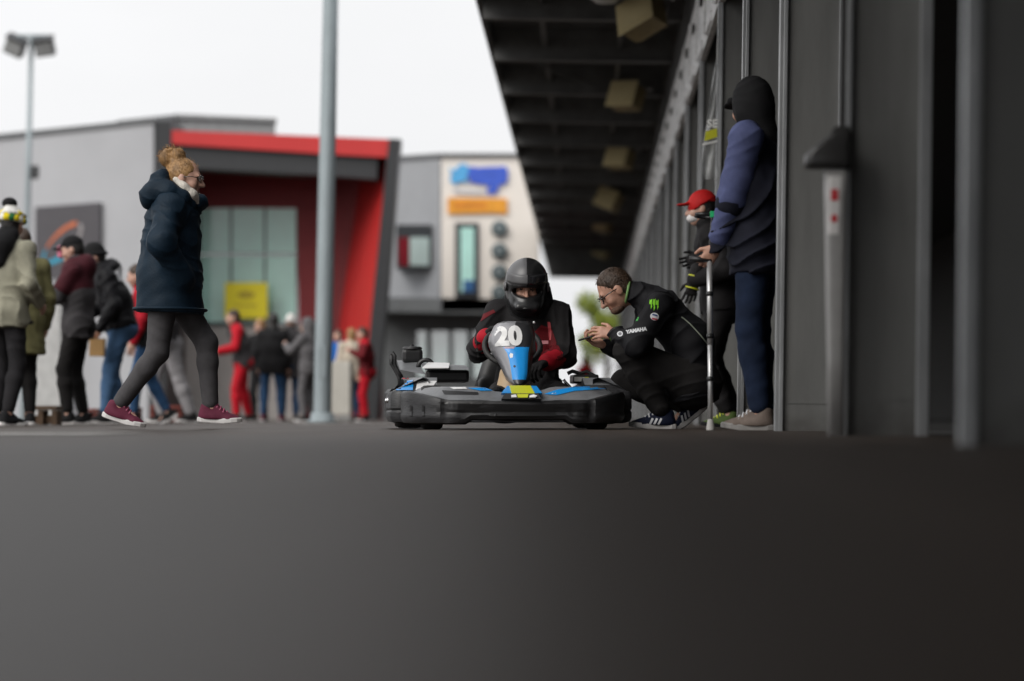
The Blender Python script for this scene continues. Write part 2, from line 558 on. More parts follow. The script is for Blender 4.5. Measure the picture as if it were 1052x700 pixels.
def body(J, root, skin, dark, vox=0.01, fat=1.0, hands=True, hair_col=None, lips=None, curl=(14, 22, 18), lcurl=None, face=True, female=False):
    s = J.s; F = Field()
    T = 0.9 * fat
    F.ell(J.pel, (0.155 * s * T, 0.115 * s * T, 0.12 * s), np.stack([J.r1, J.f1, J.u1], 1), 0.05)
    F.cap(J.pel, J.mid, 0.105 * s * T, 0.10 * s * T, 0.05, 0, J.r1, 1.3)
    F.cap(J.mid, J.neck - J.u2 * 0.12 * s, 0.105 * s * T, 0.10 * s * T, 0.05, 0, J.r2, 1.35)
    F.cap(J.sl, J.sr, 0.055 * s, 0.055 * s, 0.05)
    F.cap(J.neck - J.u2 * 0.05 * s, J.hc - J.hf * 0.02 * s - J.hu * 0.03 * s, 0.058 * s, 0.052 * s, 0.03)
    for sh, e, w in ((J.sl, J.el, J.wl), (J.sr, J.er, J.wr)):
        F.cap(sh, e, 0.05 * s, 0.038 * s, 0.02); F.cap(e, e + (w - e) * 0.35, 0.04 * s, 0.038 * s, 0.02); F.cap(e + (w - e) * 0.35, w, 0.038 * s, 0.026 * s, 0.02)
    for h, k, a in ((J.hl, J.kl, J.al), (J.hr_, J.kr, J.ar)):
        F.cap(h, k, 0.078 * s, 0.052 * s, 0.03); F.cap(k, k + (a - k) * 0.35, 0.05 * s, 0.05 * s, 0.02); F.cap(k + (a - k) * 0.35, a, 0.05 * s, 0.034 * s, 0.02)
    for a, t in ((J.al, J.tl), (J.ar, J.tr)):
        F.cap(a, a + t * 0.10 * s - A([0, 0, 0.045]) * s, 0.03 * s, 0.026 * s, 0.02)
    # head
    HR = J.HR(); h = J.H2
    F.ell(h(0, -0.012, 0.022), (0.077 * s, 0.098 * s, 0.098 * s), HR, 0.03)
    F.ell(h(0, 0.026, -0.045), (0.060 * s, 0.066 * s, 0.076 * s), HR, 0.035)
    F.ell(h(0, 0.062, -0.098), (0.028 * s, 0.026 * s, 0.02 * s), HR, 0.03)
    if face:
        F.cap(h(-0.03, 0.078, 0.02), h(0.03, 0.078, 0.02), 0.014 * s, 0.014 * s, 0.02)
        F.cap(h(0, 0.092, 0.006), h(0, 0.114, -0.034), 0.009 * s, 0.0135 * s, 0.012)
        F.cap(h(-0.014, 0.098, -0.037), h(0.014, 0.098, -0.037), 0.009 * s, 0.009 * s, 0.01)
        for q in (-1, 1):
            F.ell(h(q * 0.033, 0.094, 0.002), (0.017 * s, 0.014 * s, 0.011 * s), HR, 0.01, 0, True)
            F.ell(h(q * 0.032, 0.0765, 0.001), (0.0135 * s, 0.0125 * s, 0.0085 * s), HR, 0.003, 1)
            F.ell(h(q * 0.034, 0.091, 0.0195), (0.02 * s, 0.0065 * s, 0.0042 * s), HR, 0.003, 3)
            F.ell(h(q * 0.079, -0.008, -0.012), (0.011 * s, 0.022 * s, 0.032 * s), HR, 0.012)
            F.ell(h(q * 0.047, 0.06, -0.035), (0.02 * s, 0.022 * s, 0.022 * s), HR, 0.025)
        F.cap(h(-0.018, 0.086, -0.066), h(0.018, 0.086, -0.066), 0.008 * s, 0.008 * s, 0.005, 2)
        F.cap(h(-0.015, 0.085, -0.075), h(0.015, 0.085, -0.075), 0.0085 * s, 0.0085 * s, 0.005, 2)
    if hands:
        for sgn, e, w, hn, cu in ((-1, J.el, J.wl, J.lhn, lcurl or curl), (1, J.er, J.wr, J.rhn, curl)):
            d = unit(w - e); n = A([-sgn * 1.0, 0.15, 0]) if hn is None else hn
            if isinstance(n, tuple) and len(n) == 2: d, n = unit(n[0]), n[1]
            hand(F, w, d, n, sgn, s, cu)
    return F.build('body', [skin, dark, lips or skin, hair_col or skin], root, vox, smooth=1)

def hair_short(J, root, m, vox=0.009, vol=1.0, recede=0.0, long=0.0):
    F = Field(); HR = J.HR(); s = J.s
    F.ell(J.H2(0, -0.016, 0.026), (0.083 * s * vol, 0.103 * s * vol, 0.103 * s * vol), HR, 0.01)
    F.ell(J.H2(0, -0.055, -0.03 - long / 2), (0.07 * s, 0.05 * s, 0.06 * s + long), HR, 0.03)
    F.ell(J.H2(0, 0.09 - recede, -0.045 + recede), (0.085 * s, 0.1 * s, 0.098 * s), HR, 0.02, 0, True)
    F.ell(J.H2(0, 0.02, -0.13), (0.13 * s, 0.055 * s, 0.09 * s), HR, 0.02, 0, True)
    return F.build('hair', m, root, vox, fold=0.004, ff=60, smooth=1, fdir=(0.2, 1, 0.6))

def beanie(J, root, m, vox=0.01, name='beanie', bobble=None, mats=None, low=0.0):
    F = Field(); HR = J.HR(); s = J.s
    F.ell(J.H2(0, -0.018, 0.035), (0.09 * s, 0.11 * s, 0.108 * s), HR, 0.01)
    F.cut(J.H2(0, 0.09, 0.035 - low), -unit(J.hu * 1.0 + J.hf * -0.28))
    if not isinstance(m, (list, tuple)): m = [m]
    for i, mi in ((0, 0),):
        pts = [J.H2(0.089 * math.cos(t), -0.016 + 0.108 * math.sin(t), 0.022 - low + 0.028 * math.sin(t)) for t in [2 * PI * q / 14 for q in range(15)]]
        for q in range(14): F.cap(pts[q], pts[q + 1], 0.017 * s, 0.017 * s, 0.008, (q % len(m)))
    if bobble is not None: F.ell(J.H2(0, -0.06, 0.165), (0.05 * s, 0.05 * s, 0.045 * s), None, 0.01, bobble)
    return F.build(name, m, root, vox, fold=0.002, ff=70, smooth=1)

def cap_hat(J, root, m, vox=0.01, name='cap', back=False):
    F = Field(); HR = J.HR(); s = J.s; q = -1 if back else 1
    F.ell(J.H2(0, -0.014, 0.035), (0.087 * s, 0.107 * s, 0.1 * s), HR, 0.01)
    F.cut(J.H2(0, 0, 0.035), -J.hu)
    F.cap(J.H2(-0.035, q * 0.105 - 0.01, 0.045), J.H2(0.035, q * 0.105 - 0.01, 0.045), 0.012 * s, 0.012 * s, 0.01)
    F.ell(J.H2(0, q * 0.125, 0.038), (0.068 * s, 0.06 * s, 0.009 * s), HR, 0.008)
    return F.build(name, m, root, vox, smooth=1)

def hood_up(J, root, m, vox=0.011, name='hood'):
    F = Field(); HR = J.HR(); s = J.s
    F.ell(J.H2(0, -0.03, 0.015), (0.108 * s, 0.128 * s, 0.142 * s), HR, 0.03)
    F.cap(J.neck - J.u2 * 0.02 * s - J.f2 * 0.03 * s, J.H2(0, -0.04, -0.07), 0.10 * s, 0.095 * s, 0.06)
    F.ell(J.H2(0, 0.12, -0.02), (0.075 * s, 0.1 * s, 0.108 * s), HR, 0.03, 0, True)
    return F.build(name, m, root, vox, fold=0.006, ff=22, smooth=1)

def trousers(J, root, m, vox=0.012, fit=1.0, hem=0.06, seed=0, fold=0.007, name='trousers', rise=0.13, calf=1.0, split=None):
    s = J.s; F = Field(); f = fit
    F.ell(J.pel - J.u1 * 0.01 * s, (0.172 * s * f, 0.135 * s * f, 0.14 * s), np.stack([J.r1, J.f1, J.u1], 1), 0.05)
    F.cap(J.pel, J.pel + J.u1 * rise * s, 0.12 * s * f, 0.115 * s * f, 0.05, 0, J.r1, 1.35)
    F.ell(J.pel - J.f1 * 0.06 * s - J.u1 * 0.03 * s, (0.14 * s * f, 0.09 * s * f, 0.11 * s), np.stack([J.r1, J.f1, J.u1], 1), 0.05)
    F.cut(J.pel + J.u1 * rise * s, J.u1)
    for h, k, a in ((J.hl, J.kl, J.al), (J.hr_, J.kr, J.ar)):
        F.cap(h, k, 0.098 * s * f, 0.066 * s * f, 0.03)
        m1 = k + (a - k) * 0.3; e = a + unit(k - a) * hem * s
        F.cap(k, m1, 0.066 * s * f, 0.066 * s * f * calf, 0.03)
        F.cap(m1, e, 0.066 * s * f * calf, 0.054 * s * f * calf, 0.03)
    return F.build(name, m, root, vox, fold * 1.7, 13.0, seed, 1, (0.25, 0.5, 1.0))

def jacket(J, root, m, vox=0.012, fit=1.0, length=0.10, seed=0, fold=0.008, collar=0.07, hood=False, name='jacket', sleeve=1.0, cuff=0.0, flare=0.0,
           mi_sl=0, mi_sr=0, mi_sh=0, mi_col=0, belly=0.0, ratio=1.38):
    s = J.s; F = Field(); f = fit
    hem = J.pel - J.u1 * length * s
    F.cap(hem, J.pel, (0.132 + flare) * s * f, 0.13 * s * f, 0.05, 0, J.r1, ratio)
    F.cap(J.pel, J.mid, 0.13 * s * f, 0.128 * s * f, 0.05, 0, J.r1, ratio)
    F.cap(J.mid, J.neck - J.u2 * 0.13 * s, 0.13 * s * f, 0.12 * s * f, 0.05, 0, J.r2, ratio)
    F.cap(J.sl, J.sr, 0.07 * s * f, 0.07 * s * f, 0.06, mi_sh)
    F.cap(J.neck - J.u2 * 0.09 * s, J.neck - J.u2 * 0.0 * s, 0.12 * s, 0.075 * s, 0.05, mi_sh, J.r2, 1.3)
    if belly: F.ell(J.mid - J.u1 * 0.1 * s + J.f1 * 0.06 * s, (0.15 * s * f, (0.1 + belly) * s, 0.14 * s), None, 0.05)
    if collar: F.cap(J.neck - J.u2 * 0.02 * s, J.neck + unit(J.hc - J.neck) * collar * s, 0.078 * s, 0.076 * s, 0.02, mi_col)
    F.cut(hem, -J.u1)
    for sh, e, w, mi in ((J.sl, J.el, J.wl, mi_sl), (J.sr, J.er, J.wr, mi_sr)):
        q = 0.067 * s * f * sleeve; ww = w - unit(w - e) * (cuff - 0.0) * s
        F.cap(sh, e, q, q * 0.86, 0.03, mi)
        F.cap(e, e + (ww - e) * 0.4, q * 0.86, q * 0.82, 0.03, mi)
        F.cap(e + (ww - e) * 0.4, ww, q * 0.82, q * 0.66, 0.03, mi)
    if hood:
        F.ell(J.neck - J.f2 * 0.1 * s + J.u2 * 0.0 * s, (0.135 * s, 0.085 * s, 0.10 * s), np.stack([J.r2, J.f2, J.u2], 1), 0.05)
        F.cap(J.neck - J.r2 * 0.085 * s - J.f2 * 0.03 * s, J.neck + J.r2 * 0.085 * s - J.f2 * 0.03 * s, 0.055 * s, 0.055 * s, 0.05)
    return F.build(name, m, root, vox, fold * 1.7, 12.0, seed, 1, (0.35, 0.6, 0.9))

def shoe(root, a, t, u, s, m_up, m_sole, vox=0.009, name='shoe', laces=None, m_tr=None, high=0.0):
    t, u = unit(t), unit(u); w = np.cross(t, u)
    F = Field()
    F.cap(a - u * 0.048 * s - t * 0.035 * s, a + t * 0.03 * s - u * 0.05 * s, 0.035 * s, 0.037 * s, 0.03)
    F.cap(a + t * 0.03 * s - u * 0.05 * s, a + t * 0.125 * s - u * 0.062 * s, 0.038 * s, 0.033 * s, 0.03, 0, w, 1.22)
    F.cap(a + t * 0.125 * s - u * 0.062 * s, a + t * 0.165 * s - u * 0.064 * s, 0.033 * s, 0.026 * s, 0.02, 0, w, 1.3)
    F.cap(a - t * 0.012 * s - u * 0.04 * s, a - t * 0.02 * s + u * (0.0 + high) * s, 0.043 * s, 0.042 * s, 0.03)
    F.cap(a + t * 0.03 * s + u * 0.012 * s, a + t * 0.095 * s - u * 0.034 * s, 0.022 * s, 0.018 * s, 0.02, 0, w, 1.3)
    F.cut(a - u * 0.066 * s, -u)
    F.cut(a - t * 0.02 * s + u * (0.030 + high) * s, unit(u - t * 0.12))
    up = F.build(name, m_up, root, vox, smooth=1)
    mb = MB()
    pr = [(-0.079, 0.0), (-0.07, 0.026), (-0.045, 0.036), (0.0, 0.036), (0.05, 0.038), (0.10, 0.046), (0.14, 0.047), (0.175, 0.037), (0.196, 0.016), (0.2, 0.0)]
    pl = [(x, y) for x, y in pr] + [(x, -y) for x, y in pr[-2:0:-1]]
    def ring(z, g, lift):
        return [Vector(a + t * (x * g) * s + w * (y * g) * s + u * (z + (max(0, x - 0.1) * 0.12 + max(0, -0.03 - x) * 0.06) * lift) * s) for x, y in pl]
    r = [ring(-0.088, 0.94, 1), ring(-0.084, 1.0, 1), ring(-0.064, 1.0, 1), ring(-0.058, 0.95, 1)]
    n = len(pl); vs = [p for q in r for p in q]
    fs = [tuple(range(n)), tuple(range(4 * n - 1, 3 * n - 1, -1))]
    for i in range(3):
        for k in range(n):
            l = (k + 1) % n
            fs.append((i * n + k, (i + 1) * n + k, (i + 1) * n + l, i * n + l))
    mb.add(vs, fs)
    mb.build('sole', m_sole, up)
    if laces is not None:
        lb = MB()
        for q in range(4):
            c0 = a + t * (0.045 + 0.02 * q) * s + u * (0.018 - 0.0135 * q) * s
            lb.tube([Vector(c0 - w * 0.028 * s - u * 0.012 * s), Vector(c0 + u * 0.009 * s), Vector(c0 + w * 0.028 * s - u * 0.012 * s)], 0.0055 * s, 6)
        lb.build('laces', laces, up)
    if m_tr is not None:
        for q in range(3):
            for sd in (-1, 1):
                o_ = a + t * (0.028 + 0.024 * q) * s - u * 0.045 * s + w * sd * 0.05 * s
                uu = unit(t * 0.55 * 1 - u * 0.0 + u * 0.0)
                dirn = unit(u * 0.9 - t * 0.45)
                md = poly_mesh([(-0.006 * s, -0.019 * s), (0.006 * s, -0.019 * s), (0.006 * s, 0.022 * s), (-0.006 * s, 0.022 * s)], 2)
                x_ = unit(np.cross(dirn, w * sd))
                decal('stripe', md, up, o_, x_, dirn, m_tr, up, 0.0022, 0.1)
    return up

def shoes(J, root, m_up, m_sole, vox=0.01, **k):
    shoe(root, J.al, J.tl, J.tul, J.s, m_up, m_sole, vox, **k)
    shoe(root, J.ar, J.tr, J.tur, J.s, m_up, m_sole, vox, **k)

class Local:
    """turns photograph pixels at a depth into a thing's own coordinates"""
    def __init__(s, root):
        s.inv = world_mat(root).inverted(); s.Y = root.location.y
    def __call__(s, px, py, dY=0.0):
        return A(s.inv @ P(px, py, s.Y + dY))

def person(label, px, Y, face, group=None):
    """face: direction looked at on the ground, degrees from +X"""
    return thing('person', label, 'person', G(px, Y), (0, 0, R(face - 90)), group)
# ------------------------------------------------------------------ camera, light, sky
cam = bpy.data.cameras.new('camera'); camo = bpy.data.objects.new('camera', cam); COL.objects.link(camo)
camo.matrix_world = CAM_M
cam.sensor_fit = 'HORIZONTAL'; cam.sensor_width = 36.0; cam.lens = F_PX / 1052 * 36.0
cam.clip_start = 0.02; cam.clip_end = 3000
cam.dof.use_dof = True; cam.dof.focus_distance = 14.45
cam.dof.aperture_fstop = (cam.lens / 1000) / 0.070
cam.dof.aperture_blades = 9
SC.camera = camo
SC.view_settings.view_transform = 'Standard'; SC.view_settings.look = 'None'
SC.view_settings.exposure = EXPOSURE; SC.view_settings.gamma = 1; SC.view_settings.use_curve_mapping = False
SC.cycles.max_bounces = 8; SC.cycles.diffuse_bounces = 4; SC.cycles.sample_clamp_indirect = 6
SC.cycles.use_denoising = True

SUN_EL, SUN_AZ = R(38), R(222)      # azimuth measured from +Y clockwise: behind the camera, off to the left
w = bpy.data.worlds.new('World'); SC.world = w; w.use_nodes = True
nt = w.node_tree; bg = nt.nodes['Background']
sky = nt.nodes.new('ShaderNodeTexSky'); sky.sky_type = 'NISHITA'; sky.sun_disc = False
sky.sun_elevation = SUN_EL; sky.sun_rotation = SUN_AZ; sky.dust_density = 6; sky.air_density = 1.6
hs = nt.nodes.new('ShaderNodeHueSaturation'); hs.inputs['Saturation'].default_value = 0.10
nt.links.new(sky.outputs[0], hs.inputs['Color'])
tc = nt.nodes.new('ShaderNodeTexCoord')
mp = nt.nodes.new('ShaderNodeMapping'); mp.inputs['Scale'].default_value = (1, 1, 3.0)
nt.links.new(tc.outputs['Generated'], mp.inputs[0])
ns = nt.nodes.new('ShaderNodeTexNoise'); ns.inputs['Scale'].default_value = 2.2; ns.inputs['Detail'].default_value = 5
nt.links.new(mp.outputs[0], ns.inputs['Vector'])
mr = nt.nodes.new('ShaderNodeMapRange'); mr.inputs['To Min'].default_value = 0.80; mr.inputs['To Max'].default_value = 1.12
nt.links.new(ns.outputs['Fac'], mr.inputs['Value'])
# an even cloud layer: the clear-sky gradient is mixed with a uniform pale grey
mx = nt.nodes.new('ShaderNodeMixRGB'); mx.inputs['Fac'].default_value = 0.78; mx.inputs['Color2'].default_value = (9.7, 9.75, 9.9, 1)
nt.links.new(hs.outputs[0], mx.inputs['Color1'])
mu = nt.nodes.new('ShaderNodeMixRGB'); mu.blend_type = 'MULTIPLY'; mu.inputs['Fac'].default_value = 1
nt.links.new(mx.outputs[0], mu.inputs['Color1']); nt.links.new(mr.outputs[0], mu.inputs['Color2'])
nt.links.new(mu.outputs[0], bg.inputs['Color'])
bg.inputs['Strength'].default_value = 0.109
sd = bpy.data.lights.new('sun', 'SUN'); sd.energy = 1.5; sd.angle = R(40); sd.color = (1, 0.96, 0.9)
so = bpy.data.objects.new('sun', sd); COL.objects.link(so)
dirv = Vector((math.sin(SUN_AZ) * math.cos(SUN_EL), math.cos(SUN_AZ) * math.cos(SUN_EL), math.sin(SUN_EL)))
so.rotation_euler = dirv.to_track_quat('Z', 'Y').to_euler()

# ------------------------------------------------------------------ ground
def asphalt():
    m = bpy.data.materials.new('asphalt'); m.use_nodes = True
    nt = m.node_tree; b = nt.nodes['Principled BSDF']; L = nt.links.new
    tc = nt.nodes.new('ShaderNodeTexCoord')
    def noise(scale, det, st=(1, 1, 1)):
        mp = nt.nodes.new('ShaderNodeMapping'); mp.inputs['Scale'].default_value = st
        L(tc.outputs['Object'], mp.inputs[0])
        n = nt.nodes.new('ShaderNodeTexNoise'); n.inputs['Scale'].default_value = scale; n.inputs['Detail'].default_value = det
        L(mp.outputs[0], n.inputs['Vector']); return n
    big = noise(0.35, 5); mid = noise(7, 5); fine = noise(230, 3)
    cr = nt.nodes.new('ShaderNodeValToRGB')
    cr.color_ramp.elements[0].color = (0.034, 0.0265, 0.022, 1); cr.color_ramp.elements[1].color = (0.084, 0.067, 0.056, 1)
    cr.color_ramp.elements[0].position = 0.3; cr.color_ramp.elements[1].position = 0.72
    m1 = nt.nodes.new('ShaderNodeMixRGB'); m1.inputs['Fac'].default_value = 0.5
    L(big.outputs['Fac'], m1.inputs[1]); L(mid.outputs['Fac'], m1.inputs[2]); L(m1.outputs[0], cr.inputs[0])
    m2 = nt.nodes.new('ShaderNodeMixRGB'); m2.blend_type = 'MULTIPLY'; m2.inputs['Fac'].default_value = 0.7
    cf = nt.nodes.new('ShaderNodeValToRGB'); cf.color_ramp.elements[0].position = 0.35; cf.color_ramp.elements[1].position = 0.65
    cf.color_ramp.elements[0].color = (0.45, 0.45, 0.45, 1); cf.color_ramp.elements[1].color = (1.4, 1.4, 1.4, 1)
    L(fine.outputs['Fac'], cf.inputs[0]); L(cr.outputs[0], m2.inputs[1]); L(cf.outputs[0], m2.inputs[2])
    # long faint rubber streaks left by wheels running along the lane
    trk = noise(1.0, 3, (5.5, 0.05, 1)); ct = nt.nodes.new('ShaderNodeValToRGB'); ct.color_ramp.elements[0].position = 0.40; ct.color_ramp.elements[1].position = 0.58
    ct.color_ramp.elements[0].color = (0.62, 0.61, 0.60, 1); ct.color_ramp.elements[1].color = (1.05, 1.05, 1.05, 1)
    m3 = nt.nodes.new('ShaderNodeMixRGB'); m3.blend_type = 'MULTIPLY'; m3.inputs['Fac'].default_value = 0.7
    L(trk.outputs['Fac'], ct.inputs[0]); L(m2.outputs[0], m3.inputs[1]); L(ct.outputs[0], m3.inputs[2])
    L(m3.outputs[0], b.inputs['Base Color'])
    mr = nt.nodes.new('ShaderNodeMapRange'); mr.inputs['To Min'].default_value = 0.42; mr.inputs['To Max'].default_value = 0.6
    L(big.outputs['Fac'], mr.inputs[0]); L(mr.outputs[0], b.inputs['Roughness'])
    b.inputs['Specular IOR Level'].default_value = 0.22; b.inputs['Specular Tint'].default_value = (1.0, 0.88, 0.79, 1)
    bp = nt.nodes.new('ShaderNodeBump'); bp.inputs['Strength'].default_value = 0.35; bp.inputs['Distance'].default_value = 0.003
    L(fine.outputs['Fac'], bp.inputs['Height']); L(bp.outputs[0], b.inputs['Normal'])
    return m
mb = MB()
xs = [-700, -200, -60, -20, -5, 0, 5, 20, 60, 200, 700]; ys = [-300, -60, -10, 0, 5, 12, 20, 40, 80, 200, 1500]
mb.grid([[(x, y, gz(x)) for x in xs] for y in ys], smooth=False)
tag(mb.build('ground', asphalt()), kind='structure')
# painted markings and one painted reflection: thin sheets 4 mm above the asphalt
M_PAINT_REFL = mat('worn_paint_and_reflection', (0.42, 0.41, 0.39), 0.7, var=0.4, vs=9, bump=0.2)
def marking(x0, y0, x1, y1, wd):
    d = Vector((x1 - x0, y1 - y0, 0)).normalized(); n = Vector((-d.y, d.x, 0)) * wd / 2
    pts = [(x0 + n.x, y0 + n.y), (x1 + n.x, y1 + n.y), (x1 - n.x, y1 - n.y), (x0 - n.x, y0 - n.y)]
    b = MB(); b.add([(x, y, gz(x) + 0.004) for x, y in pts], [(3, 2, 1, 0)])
    return tag(b.build('marking_and_reflection', M_PAINT_REFL), kind='structure')
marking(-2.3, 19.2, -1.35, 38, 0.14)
marking(-9, 10.3, -1.95, 10.0, 0.9)  # pale strip that puts a bright ground reflection into colour
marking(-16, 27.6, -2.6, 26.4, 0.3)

# ------------------------------------------------------------------ garage building with canopy
M_PANEL = mat('pier_panel_grey', (0.165, 0.166, 0.161), 0.55, var=0.14, vs=3, stretch=(3, 3, 0.5), bump=0.06, bs=30, rvar=0.1)
def base_grime(m, h):
    nt = m.node_tree; b = nt.nodes['Principled BSDF']; src = b.inputs['Base Color'].links[0].from_socket
    tc = nt.nodes.new('ShaderNodeTexCoord'); sx = nt.nodes.new('ShaderNodeSeparateXYZ'); nt.links.new(tc.outputs['Object'], sx.inputs[0])
    n = nt.nodes.new('ShaderNodeTexNoise'); n.inputs['Scale'].default_value = 9; n.inputs['Detail'].default_value = 6; nt.links.new(tc.outputs['Object'], n.inputs['Vector'])
    ad = nt.nodes.new('ShaderNodeMath'); ad.operation = 'MULTIPLY_ADD'; ad.inputs[1].default_value = 0.45; nt.links.new(n.outputs['Fac'], ad.inputs[0]); nt.links.new(sx.outputs['Z'], ad.inputs[2])
    mr = nt.nodes.new('ShaderNodeMapRange'); mr.inputs['From Min'].default_value = 0.12; mr.inputs['From Max'].default_value = h + 0.25; mr.inputs['To Min'].default_value = 0.75; mr.inputs['To Max'].default_value = 0.0
    nt.links.new(ad.outputs[0], mr.inputs[0])
    mx = nt.nodes.new('ShaderNodeMixRGB'); mx.inputs[2].default_value = (0.055, 0.048, 0.042, 1)
    nt.links.new(mr.outputs[0], mx.inputs[0]); nt.links.new(src, mx.inputs[1]); nt.links.new(mx.outputs[0], b.inputs['Base Color'])
base_grime(M_PANEL, 0.12)
M_TRIM = mat('galvanised_trim', (0.45, 0.46, 0.47), 0.42, 0.75, var=0.2, vs=12, stretch=(1, 1, 0.2))
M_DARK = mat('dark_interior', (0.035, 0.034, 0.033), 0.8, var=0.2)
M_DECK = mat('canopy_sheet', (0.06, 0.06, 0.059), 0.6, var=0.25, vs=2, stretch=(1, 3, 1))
M_RIB = mat('canopy_steel', (0.13, 0.13, 0.127), 0.5, 0.2, var=0.25, vs=4)
M_FASC = mat('fascia_galvanised', (0.78, 0.78, 0.77), 0.5, 0.1, var=0.3, vs=5, stretch=(1, 0.6, 2), bump=0.1, bs=20)
garage = thing('garage_building', 'long dark grey row of open garages with piers and an overhanging ribbed canopy', 'building', (1.0, 6.3, gz(1.0)))
gi = Matrix.Translation((-1.0, -6.3, -gz(1.0)))
def gpart(b, name, m):
    b.v = [tuple(gi @ Vector(v)) for v in b.v]
    return b.build(name, m, garage)
piers = [6.3 + 3.1 * i for i in range(-3, 24)]
for y in piers:
    b = MB(); b.box((0.985, y, -0.05), (1.30, y + 0.16, 3.7), bev=0.004)
    # a pressed seam across the panel near its foot
    b.box((1.01, y - 0.003, 0.16), (1.275, y + 0.002, 0.166))
    p = gpart(b, 'pier', M_PANEL)
    t = MB(); t.box((0.962, y - 0.022, -0.04), (0.983, y + 0.02, 3.7), bev=0.003); t.box((0.983, y - 0.024, -0.04), (1.005, y - 0.003, 3.7), bev=0.003)
    t.v = [tuple(gi @ Vector(v)) for v in t.v]; t.build('door_rail', M_TRIM, p)
    t = MB(); t.box((1.268, y - 0.022, -0.04), (1.315, y - 0.003, 3.7), bev=0.003)
    t.v = [tuple(gi @ Vector(v)) for v in t.v]; t.build('edge_trim', M_TRIM, p)
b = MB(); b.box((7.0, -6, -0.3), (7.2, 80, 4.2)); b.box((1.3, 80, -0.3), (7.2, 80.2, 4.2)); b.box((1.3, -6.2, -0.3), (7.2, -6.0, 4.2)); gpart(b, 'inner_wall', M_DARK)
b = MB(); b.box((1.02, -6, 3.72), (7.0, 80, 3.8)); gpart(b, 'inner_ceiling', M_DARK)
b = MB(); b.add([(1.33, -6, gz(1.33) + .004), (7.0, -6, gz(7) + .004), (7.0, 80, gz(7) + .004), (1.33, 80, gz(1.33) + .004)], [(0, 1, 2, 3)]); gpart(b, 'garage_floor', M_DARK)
# fascia rail over the door heads, with brackets
b = MB(); b.box((0.965, -6, 3.30), (1.015, 78, 4.02)); b.box((0.972, -6, 4.022), (1.01, 78, 4.50), mi=1)
for i in range(54):
    y = -4 + 1.55 * i
    b.box((0.945, y, 3.40), (0.966, y + 0.08, 3.98), bev=0.008); b.box((0.945, y + 0.4, 3.32), (0.966, y + 1.2, 3.40))
    b.box((0.94, y + 0.55, 3.75), (0.966, y + 0.75, 3.82), mi=1)
gpart(b, 'fascia', [M_FASC, M_DARK])
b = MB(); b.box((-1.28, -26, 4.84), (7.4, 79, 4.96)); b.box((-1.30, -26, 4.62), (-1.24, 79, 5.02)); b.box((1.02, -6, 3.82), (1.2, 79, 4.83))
b.box((-9.0, -5, 4.88), (-1.31, 4.6, 5.0)); b.box((-9.05, -5.0, 4.6), (-1.31, -4.9, 5.02))  # unseen wide roof added above the camera to darken the near ground
gpart(b, 'canopy_and_shade_roof', M_DECK)
for i in range(33):
    y = -24 + 3.1 * i + 0.9
    b = MB()
    b.box((-1.22, y, 4.45), (0.96, y + 0.035, 4.838)); b.box((-1.22, y - 0.07, 4.43), (0.96, y + 0.11, 4.452), bev=0.004)
    gpart(b, 'canopy_beam', M_RIB)
b = MB()
for i in range(66):
    y = -24 + 1.55 * i + 0.2
    b.box((-1.2, y, 4.76), (0.96, y + 0.06, 4.838))
b.box((-0.62, -25, 4.60), (-0.56, 78.5, 4.66)); b.box((0.3, -25, 4.60), (0.34, 78.5, 4.64))
gpart(b, 'purlins', M_RIB)
b = MB(); b.prism([(-0.9, 30.2, 4.55), (0.2, 33.2, 4.55), (0.2, 33.25, 4.55), (-0.9, 30.25, 4.55)], (0, 0, 0.03)); gpart(b, 'wind_brace', M_RIB)

# floodlights hanging under the canopy
M_LBODY = mat('floodlight_tan', (0.26, 0.20, 0.10), 0.5, 0.1, var=0.2)
M_LGLASS = mat('floodlight_lens', (0.55, 0.46, 0.26), 0.12, 0, var=0.05)
M_ARM = mat('bracket_grey', (0.28, 0.27, 0.26), 0.5, 0.5)
fl = [(660, 17, 25.0, -22, 1.0, 'tan box floodlight under the canopy, largest and nearest one beside the round lamp'),
      (644, 100, 32.0, 3, 0.95, 'tan box floodlight under the canopy, second one back from the camera'),
      (637, 163, 39.4, 2, 0.95, 'tan box floodlight under the canopy, level with the crouching man\'s hair, third one back'),
      (626, 206, 48.0, 18, 1.05, 'tilted tan floodlight under the canopy, fourth one back'),
      (620, 232, 55.0, 10, 0.85, 'small tan floodlight far under the canopy, fifth one back'),
      (619, 259, 66.0, 22, 1.0, 'tiny tan floodlight under the far end of the canopy, the last of the row')]
